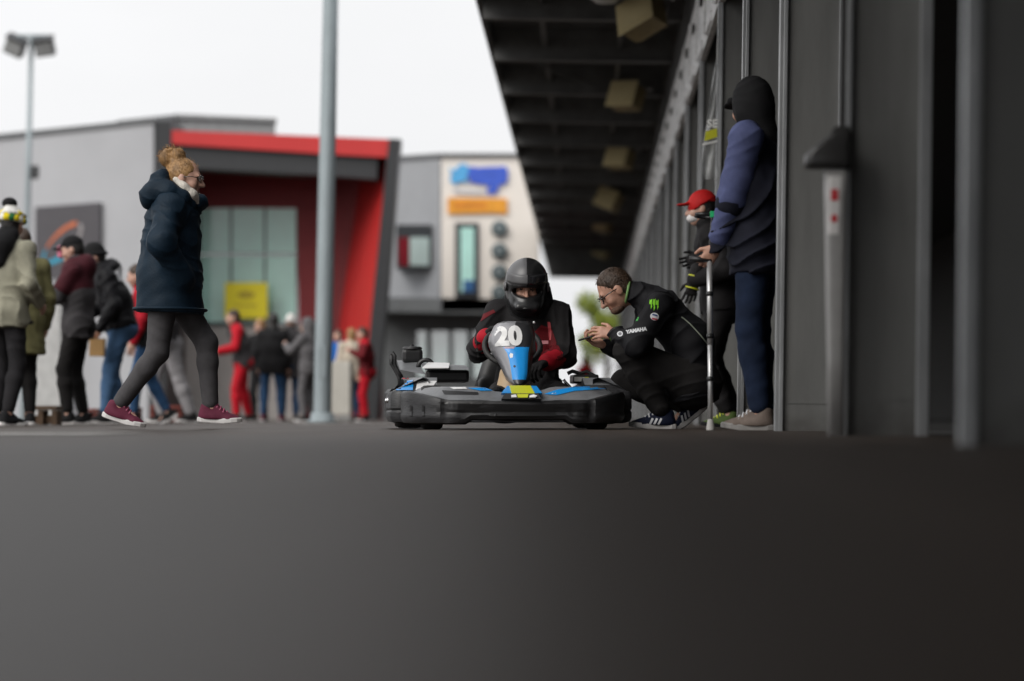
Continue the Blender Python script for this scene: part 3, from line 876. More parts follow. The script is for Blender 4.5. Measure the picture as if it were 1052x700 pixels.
for px, py, Y, rl, sc, lab in fl:
    p = P(px, py, Y)
    t = thing('floodlight', lab, 'floodlight', p, (0, 0, 0), 'floodlights under the canopy')
    Mr = Matrix.Rotation(R(-38), 4, 'Z') @ Matrix.Rotation(R(rl), 4, 'Y') @ Matrix.Rotation(R(-18), 4, 'X') @ Matrix.Scale(sc, 4)
    b = MB()
    b.box((-0.21, -0.12, -0.17), (0.21, 0.13, 0.17), M=Mr, bev=0.02)
    for q in range(6): b.box((-0.19, 0.13, -0.14 + q * 0.05), (0.19, 0.17, -0.13 + q * 0.05), M=Mr)
    b.build('housing', M_LBODY, t)
    b = MB(); b.box((-0.19, -0.142, -0.15), (0.19, -0.136, 0.15), M=Mr); b.build('lens', M_LGLASS, t)
    b = MB(); b.prism([Mr @ Vector((x, -0.135, z)) for x, z in ((-0.235, -0.195), (0.235, -0.195), (0.235, 0.195), (-0.235, 0.195))], Mr.to_3x3() @ Vector((0, 0.008, 0))); b.build('frame', M_LGLASS, t)
    b = MB(); top = 4.44 - p.z
    b.tube([(0.0, 0.05, 0.0), (0.25, 0.05, 0.03), (0.26, 0.05, max(top, 0.1))], 0.025, 8)
    b.box((0.18, -0.03, max(top, 0.1) - 0.02), (0.34, 0.13, max(top, 0.1))); b.build('bracket', M_ARM, t)
p = P(622, -3, 24.9)
t = thing('bulkhead_lamp', 'round pale bulkhead lamp under the canopy, cut by the top edge of the photo', 'lamp', p)
b = MB(); b.lathe([(0, -0.07), (0.10, -0.06), (0.15, -0.02), (0.16, 0.03)], 24); b.build('lamp_cover', mat('lamp_white', (0.6, 0.6, 0.58), 0.3), t)
b = MB(); b.lathe([(0.175, -0.005), (0.18, 0.04), (0.12, 0.07), (0, 0.07)], 24); b.tube([(0, 0, 0.07), (0, 0, 4.44 - p.z)], 0.025, 8); b.build('lamp_base', M_ARM, t)

# slim bin beside the pier
bx = G(855, 9.28)
t = thing('slim_bin', 'slim grey post bin with black hooded lid and red and white sticker, before the pier', 'bin', (bx.x, 9.28, bx.z))
M_BIN = mat('bin_grey_plastic', (0.34, 0.335, 0.33), 0.42, var=0.1, bump=0.05, rvar=0.08)
M_LID = mat('bin_lid_black', (0.035, 0.034, 0.034), 0.35, var=0.2)
b = MB()
def rr(hx, hy, z, cx=0, cy=0, n=5):
    o = []
    for q, (sx, sy) in enumerate(((1, 1), (-1, 1), (-1, -1), (1, -1))):
        for k in range(n):
            a = q * PI / 2 + k / (n - 1) * PI / 2
            r_ = min(hx, hy) * 0.5
            o.append((cx + sx * (hx - r_) + r_ * math.cos(a), cy + sy * (hy - r_) + r_ * math.sin(a), z))
    return o
def loft(b, rings, mi=0, smooth=True):
    n = len(rings[0]); vs = [p for q in rings for p in q]; fs = []
    for i in range(len(rings) - 1):
        for k in range(n):
            l = (k + 1) % n; fs.append((i * n + k, i * n + l, (i + 1) * n + l, (i + 1) * n + k))
    fs.append(tuple(range(n - 1, -1, -1))); fs.append(tuple((len(rings) - 1) * n + k for k in range(n)))
    b.add(vs, fs, mi, smooth)
loft(b, [rr(0.030, 0.03, 0.0, 0.012), rr(0.031, 0.03, 0.3, 0.008), rr(0.041, 0.04, 0.9, 0), rr(0.043, 0.042, 1.02, 0)])
bb = b.build('bin_body', M_BIN, t)
b = MB(); loft(b, [rr(0.085, 0.055, 1.025, -0.03), rr(0.09, 0.06, 1.04, -0.03), rr(0.088, 0.06, 1.075, -0.03), rr(0.07, 0.055, 1.105, -0.018), rr(0.045, 0.05, 1.15, 0.012), rr(0.028, 0.035, 1.185, 0.022)])
b.build('lid', M_LID, t)
b = MB(); b.box((0.012, 0.0, 1.18), (0.034, 0.02, 3.2)); b.build('post', M_LID, t)
b = MB(); loft(b, [rr(0.026, 0.002, 0, 0), rr(0.026, 0.002, 0.001, 0)])
st = decal('sticker', poly_mesh([(-0.022, -0.11), (0.018, -0.11), (0.024, 0.11), (-0.024, 0.11)], 2), bb, (-0.008, -0.2, 0.88), (1, 0, 0), (0, 0, 1), mat('sticker_white', (0.75, 0.73, 0.72), 0.4), bb, 0.002)
decal('sticker_mark', poly_mesh([(-0.014, -0.022), (0.014, -0.022), (0.014, 0.022), (-0.014, 0.022)], 1), bb, (-0.008, -0.2, 0.92), (1, 0, 0), (0, 0, 1), mat('sticker_red', (0.6, 0.05, 0.06), 0.4), bb, 0.004)
decal('sticker_mark', poly_mesh(disc2d(0.013, 0.016), 0), bb, (-0.008, -0.2, 0.83), (1, 0, 0), (0, 0, 1), mat('sticker_red', (0.6, 0.05, 0.06), 0.4), bb, 0.004)

# clear plastic banner hung between the rails
def clear_film():
    m = bpy.data.materials.new('clear_film'); m.use_nodes = True
    b = m.node_tree.nodes['Principled BSDF']
    b.inputs['Base Color'].default_value = (0.8, 0.82, 0.83, 1); b.inputs['Roughness'].default_value = 0.22; b.inputs['Alpha'].default_value = 0.22
    return m
bw = P(727, 120, 18.3)
t = thing('banner', 'crumpled clear plastic banner with a yellow stripe hanging above the red cap', 'banner', (bw.x, 18.3, bw.z))
Lc = Local(t)
rows = []
for i in range(15):
    f = i / 14
    py = 62 + f * 122
    l = 735.5 - 14.5 * min(1, f * 1.25) ** 0.9; r_ = 738.0 - f * 1.0
    rows.append([tuple(Lc(l + (r_ - l) * j / 6, py + j * 0.2, 0.03 * math.sin(j * 1.7 + i * 0.9) + 0.02 * math.sin(i * 1.3))) for j in range(7)])
b = MB(); b.grid(rows); film = b.build('film', clear_film(), t)
md = film.modifiers.new('th', 'SOLIDIFY'); md.thickness = 0.002
def lc2(name, pts, m):
    b = MB(); b.prism([tuple(Lc(x, y, -0.06)) for x, y in pts], (0, 0.004, 0)); b.build(name, m, t)
lc2('stripe', [(725, 135), (736.5, 132), (737, 141), (723.5, 145)], mat('banner_yellow', (0.62, 0.62, 0.03), 0.4))
lc2('stripe', [(721.5, 147.5), (737, 144), (737, 146), (721, 150)], mat('banner_white', (0.75, 0.75, 0.73), 0.4))
tv, tf = text_mesh('SE', 0.085, 0.003)
o = Lc(731.8, 127.5, -0.055)
mesh_obj('lettering', [(o[0] + a, o[1], o[2] + b_) for a, b_ in tv], tf, MATS['banner_white'], t, False)
b = MB(); b.tube([tuple(Lc(736.5, 66, 0)), tuple(Lc(737.5, 40, 0.05))], 0.004, 6); b.build('cord', MATS['banner_white'], t)

# ------------------------------------------------------------------ the hall with the red portal
M_CLAD = mat('grey_cladding', (0.45, 0.455, 0.475), 0.5, 0.1, var=0.05, vs=0.7, bump=0.03)
def add_lines(m, axis_scale, strength=0.5, orient='Z'):
    """thin horizontal joints in sheet cladding"""
    nt = m.node_tree; b = nt.nodes['Principled BSDF']
    tc = nt.nodes.new('ShaderNodeTexCoord'); wv = nt.nodes.new('ShaderNodeTexWave')
    wv.bands_direction = orient; wv.wave_profile = 'SAW'; wv.inputs['Scale'].default_value = axis_scale
    nt.links.new(tc.outputs['Object'], wv.inputs['Vector'])
    bp = nt.nodes.new('ShaderNodeBump'); bp.inputs['Strength'].default_value = strength; bp.inputs['Distance'].default_value = 0.02
    nt.links.new(wv.outputs['Fac'], bp.inputs['Height']); nt.links.new(bp.outputs[0], b.inputs['Normal'])
add_lines(M_CLAD, 0.55)
M_BLK = mat('portal_charcoal', (0.03, 0.031, 0.034), 0.45, var=0.1)
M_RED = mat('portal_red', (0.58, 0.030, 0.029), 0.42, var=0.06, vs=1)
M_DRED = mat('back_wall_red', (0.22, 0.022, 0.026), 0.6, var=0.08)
M_PLIN = mat('plinth_render', (0.42, 0.41, 0.39), 0.8, var=0.1, vs=1.2, bump=0.1)
def glass(name, col):
    m = mat(name, col, 0.06, 0.0, 0.12, 0.8, spec=0.6, coat=0.25)
    return m
M_GL = glass('window_glass_teal', (0.50, 0.85, 0.76))
M_ALU = mat('window_frame_grey', (0.07, 0.09, 0.09), 0.4, 0.4)
YF = 49.5
h0 = G(176, YF)
hall = thing('sports_hall', 'large grey clad hall with a slanted bright red and black entrance portal', 'building', h0)
Hl = Local(hall)
def slab(name, pts, thick, m, dY=0.0, parent=None, back=None):
    """front outline from pixels at depth YF+dY, real thickness backwards"""
    b = MB(); b.prism([tuple(Hl(x, y, dY)) for x, y in pts], (0, thick, 0))
    return b.build(name, m, parent or hall)
def quad3(b, pts, mi=0, th=None):
    b.prism([tuple(Hl(x, y, d)) for x, y, d in pts], th, mi)
GB = 436
# left clad wall, running away to the left
b = MB(); b.prism([tuple(Hl(158, 124, 0.15)), tuple(Hl(158, GB, 0.15)), tuple(Hl(-140, GB, 6.0)), tuple(Hl(-140, 157, 6.0))], (0.05, 0.5, 0)); b.build('clad_wall', M_CLAD, hall)
b = MB(); b.prism([tuple(Hl(160, 121, 0.05)), tuple(Hl(160, 126, 0.05)), tuple(Hl(-140, 158, 5.9)), tuple(Hl(-140, 152, 5.9))], (0.05, 1.0, 0)); b.build('roof_edge', mat('roof_edge_grey', (0.13, 0.135, 0.14), 0.5), hall)
b = MB(); b.prism([tuple(Hl(182, 121, 5.0)), tuple(Hl(283, 125, 5.0)), tuple(Hl(283, 160, 5.0)), tuple(Hl(182, 160, 5.0))], (-0.9, 5, 0)); b.prism([tuple(Hl(180, 117, 4.9)), tuple(Hl(284.5, 121.5, 4.9)), tuple(Hl(284.5, 125, 4.9)), tuple(Hl(180, 121, 4.9))], (-0.9, 5.1, 0)); b.build('roof_block', mat('roof_block_grey', (0.27, 0.275, 0.28), 0.6), hall)
b = MB(); b.prism([tuple(Hl(120, 124, 3.0)), tuple(Hl(182, 117.5, 5.0)), tuple(Hl(182, 150, 5.0)), tuple(Hl(120, 150, 3.0))], (0, 0.4, 0)); b.build('roof_block', MATS['roof_block_grey'], hall)
slab('portal_pillar', [(160, 125), (176, 124), (170, GB), (152, GB)], 3.2, M_BLK)
slab('portal_fascia', [(176.2, 134), (400, 143), (400, 162), (330, 158), (176.2, 148)], 0.4, M_RED, 0.02)
slab('portal_fascia', [(176.2, 148.4), (330, 158.4), (388, 163), (387, 184.5), (330, 180), (176.2, 172)], 0.7, M_BLK, 0.16)
slab('portal_roof', [(176.2, 136), (398, 145), (398, 149), (176.2, 141)], 3.6, M_BLK, 0.45)
slab('portal_pillar', [(399.5, 142.5), (411.5, 143), (386.5, GB), (370, GB)], 0.5, M_BLK, -0.1)
# the splayed red inside of the portal's right cheek
b = MB(); b.prism([tuple(Hl(399, 148, 0.42)), tuple(Hl(371, GB, 0.42)), tuple(Hl(334, GB, 2.6)), tuple(Hl(374, 150, 2.6))], (0.10, 0.02, 0)); b.build('portal_cheek', M_RED, hall)
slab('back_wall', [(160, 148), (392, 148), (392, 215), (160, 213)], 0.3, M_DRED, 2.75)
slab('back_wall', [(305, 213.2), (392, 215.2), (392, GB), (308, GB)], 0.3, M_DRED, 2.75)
slab('plinth', [(160, 334), (312, 336), (312, GB), (160, GB)], 0.5, M_PLIN, 2.3)
slab('sill', [(160, 331), (309, 333), (309, 336), (160, 334)], 0.6, M_ALU, 2.25)
for i, (a, c) in enumerate(((176, 204), (206, 236), (238.5, 271), (273.5, 304))):
    for (y0, y1) in ((214, 260), (263, 331)):
        f = slab('window', [(a - 1.2, y0 - 1.2), (c + 1.2, y0 - 1.2), (c + 1.2, y1 + 1), (a - 1.2, y1 + 1)], 0.12, M_ALU, 2.8)
        slab('pane', [(a, y0), (c, y0), (c, y1), (a, y1)], 0.02, M_GL, 2.77, f)
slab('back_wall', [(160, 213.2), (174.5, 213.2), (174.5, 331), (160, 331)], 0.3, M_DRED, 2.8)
# dark poster board with the oval swoosh, on the clad wall
ps = P(70, 247, YF + 1.55)
t = thing('poster_board', 'dark grey board with a blue, orange and pink oval swoosh on the hall wall', 'sign', (ps.x, ps.y, ps.z))
Pl = Local(t)
b = MB(); b.prism([tuple(Pl(103, 208, -0.55)), tuple(Pl(103, 287, -0.55)), tuple(Pl(36, 285, 0.75)), tuple(Pl(36, 213, 0.75))], (0, 0.12, 0)); board = b.build('board', mat('board_grey', (0.075, 0.07, 0.078), 0.5, var=0.1), t)
def swoosh(a0, a1, w0, w1, m):
    pts_o = []; pts_i = []
    for i in range(13):
        f = i / 12; a = R(a0 + (a1 - a0) * f); wd = w0 + (w1 - w0) * f
        for lst, k in ((pts_o, 1), (pts_i, -1)):
            ex, ey = (25 + k * wd / 2) * math.cos(a), (9.5 + k * wd / 2) * math.sin(a)
            px_, py_ = 64 + (ex * 0.72 - ey * 0.75), 250 - (ex * 0.75 + ey * 0.72)
            lst.append(tuple(Pl(px_, py_, (103 - px_) / 67 * 1.3 - 0.55 - 0.02)))
    b = MB()
    for i in range(12): b.add([pts_o[i], pts_o[i + 1], pts_i[i + 1], pts_i[i]], [(0, 1, 2, 3)])
    return b.build('swoosh', m, t)
swoosh(130, 250, 1.5, 6, mat('swoosh_blue', (0.02, 0.30, 0.45), 0.4))
swoosh(20, 125, 6, 1.6, mat('swoosh_orange', (0.55, 0.14, 0.05), 0.4))
swoosh(-90, 5, 2, 4, mat('swoosh_grey', (0.30, 0.28, 0.28), 0.4))
slab('door_panel', [(36, 300), (62, 300), (62, GB), (36, GB)], 0.3, mat('door_pale', (0.5, 0.5, 0.49), 0.6), 1.2)
# yellow notice on the window
ys = P(252.5, 308.5, YF + 2.2)
t = thing('notice_board', 'plain yellow notice fixed across the hall window', 'sign', (ys.x, ys.y, ys.z))
Pl = Local(t)
b = MB(); b.prism([tuple(Pl(231, 290.5)), tuple(Pl(274.5, 290.5)), tuple(Pl(274.5, 327)), tuple(Pl(231, 327))], (0, 0.05, 0)); b.build('board', mat('notice_yellow', (0.88, 0.78, 0.015), 0.5, var=0.06), t)
b = MB(); b.prism([tuple(Pl(x, y, -0.008)) for x, y in disc2d(9, 4, 18, 253, 303)], (0, 0.004, 0)); b.prism([tuple(Pl(x, y, -0.006)) for x, y in ((242, 313), (264, 313), (264, 315), (242, 315))], (0, 0.004, 0)); b.build('mark', mat('notice_ochre', (0.50, 0.40, 0.02), 0.5), t)
for x in (236, 269):
    b = MB(); b.box(tuple(Pl(x - 1.2, 327, 0.01)), tuple(Pl(x + 1.2, 345, 0.05))); b.box(tuple(Pl(x - 1.2, 327, 0.049)), tuple(Pl(x + 1.2, 334, 0.6)))
    b.build('bracket', M_ALU, t)

# ------------------------------------------------------------------ grey and cream building
YB = 62.0
hall2 = thing('office_block', 'grey and cream two storey building with blue and orange signs behind the kart', 'building', G(453, YB))
Hl = Local(hall2)
def slab2(name, pts, thick, m, dY=0.0, parent=None):
    b = MB(); b.prism([tuple(Hl(x, y, dY)) for x, y in pts], (0, thick, 0)); return b.build(name, m, parent or hall2)
M_G2 = mat('render_grey', (0.34, 0.35, 0.37), 0.7, var=0.07, vs=0.8)
M_CR = mat('render_cream', (0.90, 0.84, 0.77), 0.75, var=0.04, vs=0.8)
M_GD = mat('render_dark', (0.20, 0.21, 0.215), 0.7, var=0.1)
b = MB(); b.prism([tuple(Hl(452.5, 161, 0)), tuple(Hl(452.5, 320, 0)), tuple(Hl(380, 318, 2.6)), tuple(Hl(380, 165, 2.6))], (0.1, 1.0, 0)); b.build('grey_wall', M_G2, hall2)
slab2('cream_wall', [(453.5, 161), (553, 161), (553, 320), (453.5, 320)], 1.2, M_CR)
b = MB(); b.prism([tuple(Hl(452, 157.5, -0.1)), tuple(Hl(452, 161, -0.1)), tuple(Hl(378, 166, 2.5)), tuple(Hl(378, 162, 2.5))], (0.1, 1.0, 0)); b.prism([tuple(Hl(452.2, 157.5, -0.1)), tuple(Hl(554, 157.5, -0.1)), tuple(Hl(554, 160.8, -0.1)), tuple(Hl(452.2, 160.8, -0.1))], (0, 1.0, 0)); b.build('roof_edge', mat('roof_edge_grey', (0.13, 0.135, 0.14), 0.5), hall2)
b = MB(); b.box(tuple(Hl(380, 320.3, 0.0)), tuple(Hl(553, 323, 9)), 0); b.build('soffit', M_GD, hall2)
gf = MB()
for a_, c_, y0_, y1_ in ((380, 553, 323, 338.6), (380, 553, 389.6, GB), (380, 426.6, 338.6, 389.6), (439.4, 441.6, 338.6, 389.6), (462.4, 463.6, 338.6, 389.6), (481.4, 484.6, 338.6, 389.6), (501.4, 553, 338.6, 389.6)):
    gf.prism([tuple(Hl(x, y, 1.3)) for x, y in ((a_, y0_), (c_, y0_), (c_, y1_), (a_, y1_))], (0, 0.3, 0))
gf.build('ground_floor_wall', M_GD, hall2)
M_GTH = mat('lobby_glass_green', (0.55, 0.82, 0.74), 0.05, 0, 0.06, 1, spec=0.6, alpha=0.4)
for a, c in ((428, 438), (443, 461), (465, 480), (486, 500)):
    fr = MB(); y0, y1 = 340, 388
    for q in (((a - 1.3, y0 - 1.3), (c + 1.3, y0 - 1.3), (c + 1.3, y0), (a - 1.3, y0)), ((a - 1.3, y1), (c + 1.3, y1), (c + 1.3, y1 + 1.3), (a - 1.3, y1 + 1.3)), ((a - 1.3, y0), (a, y0), (a, y1), (a - 1.3, y1)), ((c, y0), (c + 1.3, y0), (c + 1.3, y1), (c, y1))):
        fr.prism([tuple(Hl(x, y, 1.25)) for x, y in q], (0, 0.12, 0))
    f = fr.build('window', M_ALU, hall2)
    slab2('pane', [(a, y0), (c, y0), (c, y1), (a, y1)], 0.02, M_GTH, 1.3, f)
M_FRD = mat('window_frame_dark', (0.03, 0.035, 0.04), 0.4)
f = slab2('window', [(407, 231), (443, 231), (443, 275.5), (407, 276)], 1.2, M_FRD, 0.2)
slab2('pane', [(409.5, 244), (420, 244), (420, 273), (409.5, 273)], 0.02, mat('pane_red', (0.22, 0.02, 0.03), 0.1, coat=1), 0.16, f)
slab2('pane', [(421, 244), (441, 244), (441, 273), (421, 273)], 0.02, mat('window_glass_pale', (0.50, 0.62, 0.60), 0.05, 0, 0.12, 1, spec=1, coat=1), 0.16, f)
f = slab2('window', [(467.5, 229), (491.5, 229), (491.5, 306), (467.5, 306)], 0.12, M_FRD, -0.08)
slab2('pane', [(473, 234), (487, 234), (487, 300), (473, 300)], 0.02, M_GL, -0.11, f)
slab2('blind', [(476, 288), (487, 288), (487, 300), (476, 300)], 0.01, mat('blind_blue', (0.03, 0.12, 0.3), 0.5), -0.13, f)
t = thing('wall_sign', 'blue lettered band with a pale blue bird shape high on the cream wall', 'sign', P(490, 188, YB - 0.05))
Pl = Local(t)
def flat(name, pts, m, dY=-0.03):
    b = MB(); b.prism([tuple(Pl(x, y, dY)) for x, y in pts], (0, 0.02, 0)); return b.build(name, m, t)
M_B1 = mat('sign_light_blue', (0.10, 0.42, 0.78), 0.5); M_B2 = mat('sign_blue', (0.05, 0.12, 0.62), 0.5)
flat('emblem', [(461, 172), (466, 175), (473, 169), (478, 168), (482, 174), (479, 183), (481, 189), (474, 186), (468, 190), (462, 186), (464, 179)], M_B1, -0.035)
flat('band', [(478, 171), (492, 172), (520, 171), (522, 176), (521, 188), (512, 191), (511, 198), (504, 200), (499, 198), (503, 191), (492, 189), (483, 188)], M_B2)
flat('band', [(465, 194), (498, 196), (497, 199), (466, 198)], mat('sign_pale_grey', (0.62, 0.63, 0.66), 0.5))
t = thing('wall_sign', 'long orange sign band on the cream wall under the blue one', 'sign', P(490, 212, YB - 0.05))
Pl = Local(t)
flat('band', [(460, 203), (521, 204), (521, 220), (505, 219), (460, 220)], mat('sign_orange', (0.85, 0.36, 0.03), 0.5))
flat('band', [(466, 208), (500, 208.5), (500, 214), (466, 214)], mat('sign_dark_orange', (0.72, 0.24, 0.02), 0.5), -0.036)
for i, y in enumerate((235, 258, 280, 301)):
    t = thing('letter_disc', 'dark round disc sign, %s in the column of four on the cream wall' % ('topmost', 'second highest', 'second lowest', 'lowest')[i], 'sign', P(513, y, YB - 0.1), (0, 0, 0), 'round disc signs beside the narrow window')
    b = MB(); b.lathe([(0, -0.05), (0.19, -0.05), (0.21, -0.02), (0.21, 0.06), (0, 0.06)], 24, M=Matrix.Rotation(PI / 2, 4, 'X') @ Matrix.Rotation(PI, 4, 'X')); b.build('disc', mat('disc_dark_teal', (0.06, 0.09, 0.10), 0.5), t)
    b = MB(); b.lathe([(0.07, 0.052), (0.07, 0.062), (0.125, 0.062), (0.125, 0.052)], 20, M=Matrix.Rotation(PI / 2, 4, 'X')); b.build('ring', mat('disc_grey', (0.25, 0.29, 0.3), 0.5), t)

# ------------------------------------------------------------------ poles
M_GALV = mat('pole_galvanised', (0.32, 0.37, 0.39), 0.5, 0.2, var=0.12, vs=5, stretch=(1, 1, 0.3))
g = G(331, 30.0)
t = thing('mast', 'tall plain grey steel mast in front of the red portal', 'pole', g)
b = MB(); b.lathe([(0.112, 0), (0.108, 2.0), (0.092, 6.2), (0.06, 12.0), (0, 12.0)], 20); b.build('shaft', M_GALV, t)
b = MB(); b.lathe([(0, 0), (0.2, 0), (0.2, 0.02), (0.15, 0.025), (0.14, 0.12), (0.12, 0.12)], 20); b.build('base_plate', M_GALV, t)
b = MB(); b.box((-0.05, -0.116, 0.55), (0.05, -0.10, 0.95), bev=0.006); b.build('hatch', M_GALV, t)
YP = 47.0; g = G(23, YP)
t = thing('floodlight_pole', 'slim steel pole carrying two floodlights at upper left of the photo', 'lamp post', g)
top = P(26, 36, YP).z - g.z
b = MB(); b.lathe([(0.075, 0), (0.06, top * 0.6), (0.045, top), (0, top)], 14); b.build('shaft', M_GALV, t)
b = MB(); b.tube([(-0.34, 0, top - 0.02), (0.36, 0, top - 0.02)], 0.035, 8); b.build('cross_arm', M_GALV, t)
M_FLB = mat('flood_black', (0.05, 0.052, 0.056), 0.4)
for dx, rl in ((-0.30, 24), (0.27, -8)):
    Mr = Matrix.Translation((dx, -0.05, top - 0.22)) @ Matrix.Rotation(R(rl), 4, 'Y') @ Matrix.Rotation(R(25), 4, 'X')
    b = MB(); b.box((-0.19, -0.1, -0.2), (0.19, 0.14, 0.15), M=Mr, bev=0.03); b.box((-0.21, -0.14, 0.13), (0.21, 0.15, 0.17), M=Mr); l = b.build('floodlight', M_FLB, t)
    b = MB(); b.box((-0.165, -0.106, -0.17), (0.165, -0.1005, 0.12), M=Mr); b.build('lens', mat('flood_lens', (0.35, 0.36, 0.36), 0.1, coat=1), l)
    b = MB(); b.tube([(dx, 0, top - 0.02), (dx, 0, top - 0.12)], 0.03, 8); b.build('yoke', M_GALV, l)
z = P(30, 177, YP).z - g.z
b = MB(); b.box((0.05, -0.1, z - 0.13), (0.2, 0.1, z + 0.13), bev=0.03); b.build('control_box', M_FLB, t)

# ------------------------------------------------------------------ far tree past the end of the canopy
def far_tree():
    Y = 84.0; g = G(622, Y)
    t = thing('tree', 'yellow green leafy tree past the far end of the canopy', 'tree', g)
    b = MB(); b.tube([(0, 0, -0.05), (0.05, 0, 1.0), (0.0, 0.05, 2.0), (0.1, 0, 3.2)], [0.13, 0.10, 0.08, 0.04], 8)
    for q in range(7):
        a = q * 0.9; b.tube([(0.03, 0, 1.5 + q * 0.2), (0.6 * math.cos(a), 0.6 * math.sin(a), 2.2 + q * 0.25)], [0.04, 0.015], 6)
    b.build('trunk', mat('bark', (0.09, 0.07, 0.05), 0.9, bump=0.5, bs=20), t)
    b = MB(); rr_ = random.Random(4)
    cl = [(rr_.uniform(-0.75, 0.75), rr_.uniform(-0.7, 0.7), rr_.uniform(2.1, 4.1), rr_.uniform(0.25, 0.5)) for _ in range(22)]
    for c in cl:
        for _ in range(190):
            d = Vector((rr_.gauss(0, 1), rr_.gauss(0, 1), rr_.gauss(0, 1))).normalized() * c[3] * rr_.uniform(0.4, 1.05)
            p = Vector(c[:3]) + d; u = Vector((rr_.gauss(0, 1), rr_.gauss(0, 1), rr_.gauss(0, 1))).normalized(); v = u.orthogonal().normalized()
            s_ = rr_.uniform(0.05, 0.09)
            b.add([p - u * s_, p + v * s_ * 0.6, p + u * s_, p - v * s_ * 0.6], [(0, 1, 2, 3)], rr_.randint(0, 1))
    b.build('crown', [mat('leaf_light', (0.32, 0.36, 0.03), 0.6), mat('leaf_dark', (0.17, 0.24, 0.03), 0.6)], t)
far_tree()

# ------------------------------------------------------------------ small things on the ground and the cream barrier
M_WD = mat('dark_timber', (0.10, 0.06, 0.035), 0.8, var=0.3, vs=14, stretch=(1, 1, 5), bump=0.3)
M_WR = mat('red_brown_timber', (0.16, 0.035, 0.025), 0.75, var=0.3, vs=14, bump=0.3)
def block(px, Y, wd, hh, dp, m, label, slots=3):
    g = G(px, Y)
    t = thing('timber_block', label, 'timber block', g, (0, -TILT, 0), 'low timber blocks along the hall')
    b = MB(); b.box((-wd / 2, 0, hh * 0.78), (wd / 2, dp, hh), bev=0.006); b.build('top_board', m, t)
    for q in range(slots):
        x = -wd / 2 + (wd - 0.05) * q / (slots - 1)
        b = MB(); b.box((x, 0.015, 0), (x + 0.05, dp - 0.015, hh * 0.78 - 0.002), bev=0.004); b.build('leg', m, t)
    b = MB(); b.box((-wd / 2 + 0.052, 0.06, 0.01), (wd / 2 - 0.052, 0.075, hh * 0.5), bev=0.004); b.build('rail', m, t)
block(41, 21.6, 0.30, 0.17, 0.25, M_WD, 'small dark brown timber block on the ground beside the khaki jacket')
block(90, 26.0, 0.22, 0.16, 0.25, M_WR, 'red brown timber block just behind the legs of the man in maroon')
block(170, 27.0, 0.36, 0.20, 0.3, M_WR, 'wide red brown timber block between the legs of the walking woman')
block(128, 27.5, 0.3, 0.18, 0.3, M_WR, 'red brown timber block behind the walking woman\'s rear shoe')
g = G(347, 36.0)
t = thing('barrier_block', 'cream block barrier beside the steel mast with people behind it', 'barrier', g, (0, -TILT, 0))
M_CB = mat('barrier_cream', (0.60, 0.58, 0.52), 0.6, var=0.08, vs=3, bump=0.1)
b = MB(); b.box((-0.21, -0.25, 0.1), (0.21, 0.25, 0.89), bev=0.02); b.build('block', M_CB, t)
b = MB(); b.box((-0.225, -0.265, 0.0), (0.225, 0.265, 0.098), bev=0.015); b.build('plinth', mat('barrier_grey', (0.3, 0.3, 0.29), 0.7), t)
# ------------------------------------------------------------------ the kart
KY = 14.6
kart = thing('go_kart', 'black rental kart number 20 with bright blue front panel and full wrap bumper', 'kart', G(520, KY), (0, -TILT, R(6)))
KL = Local(kart)
def Z(zx, zy): return (370 + zx * 0.3517, 240 + zy * 0.3514)
M_BUMP = mat('bumper_plastic', (0.028, 0.028, 0.030), 0.48, var=0.6, vs=9, bump=0.2, bs=45, rvar=0.16, stretch=(0.6, 0.6, 3))
M_DECKP = mat('bumper_deck_plastic', (0.17, 0.175, 0.185), 0.40, var=0.18, vs=6, bump=0.1, bs=35, rvar=0.1)
M_BLACKP = mat('black_plastic', (0.018, 0.018, 0.019), 0.35, var=0.2)
M_RUB = mat('tyre_rubber', (0.020, 0.019, 0.019), 0.72, var=0.3, vs=20, bump=0.3, bs=60)
M_STEEL = mat('chassis_steel', (0.10, 0.10, 0.105), 0.4, 0.6, var=0.2)
M_CHROME = mat('bright_metal', (0.62, 0.62, 0.63), 0.22, 1.0, var=0.05)
M_KBLUE = mat('kart_blue', (0.015, 0.30, 0.78), 0.3, var=0.05, coat=0.5)
M_KYEL = mat('kart_yellow', (0.62, 0.66, 0.02), 0.35, var=0.05, coat=0.3)
M_KWHITE = mat('kart_white', (0.80, 0.80, 0.80), 0.35, var=0.03, coat=0.3)
M_KGREY = mat('kart_silver_grey', (0.30, 0.30, 0.32), 0.35, 0.1, var=0.06, coat=0.3)

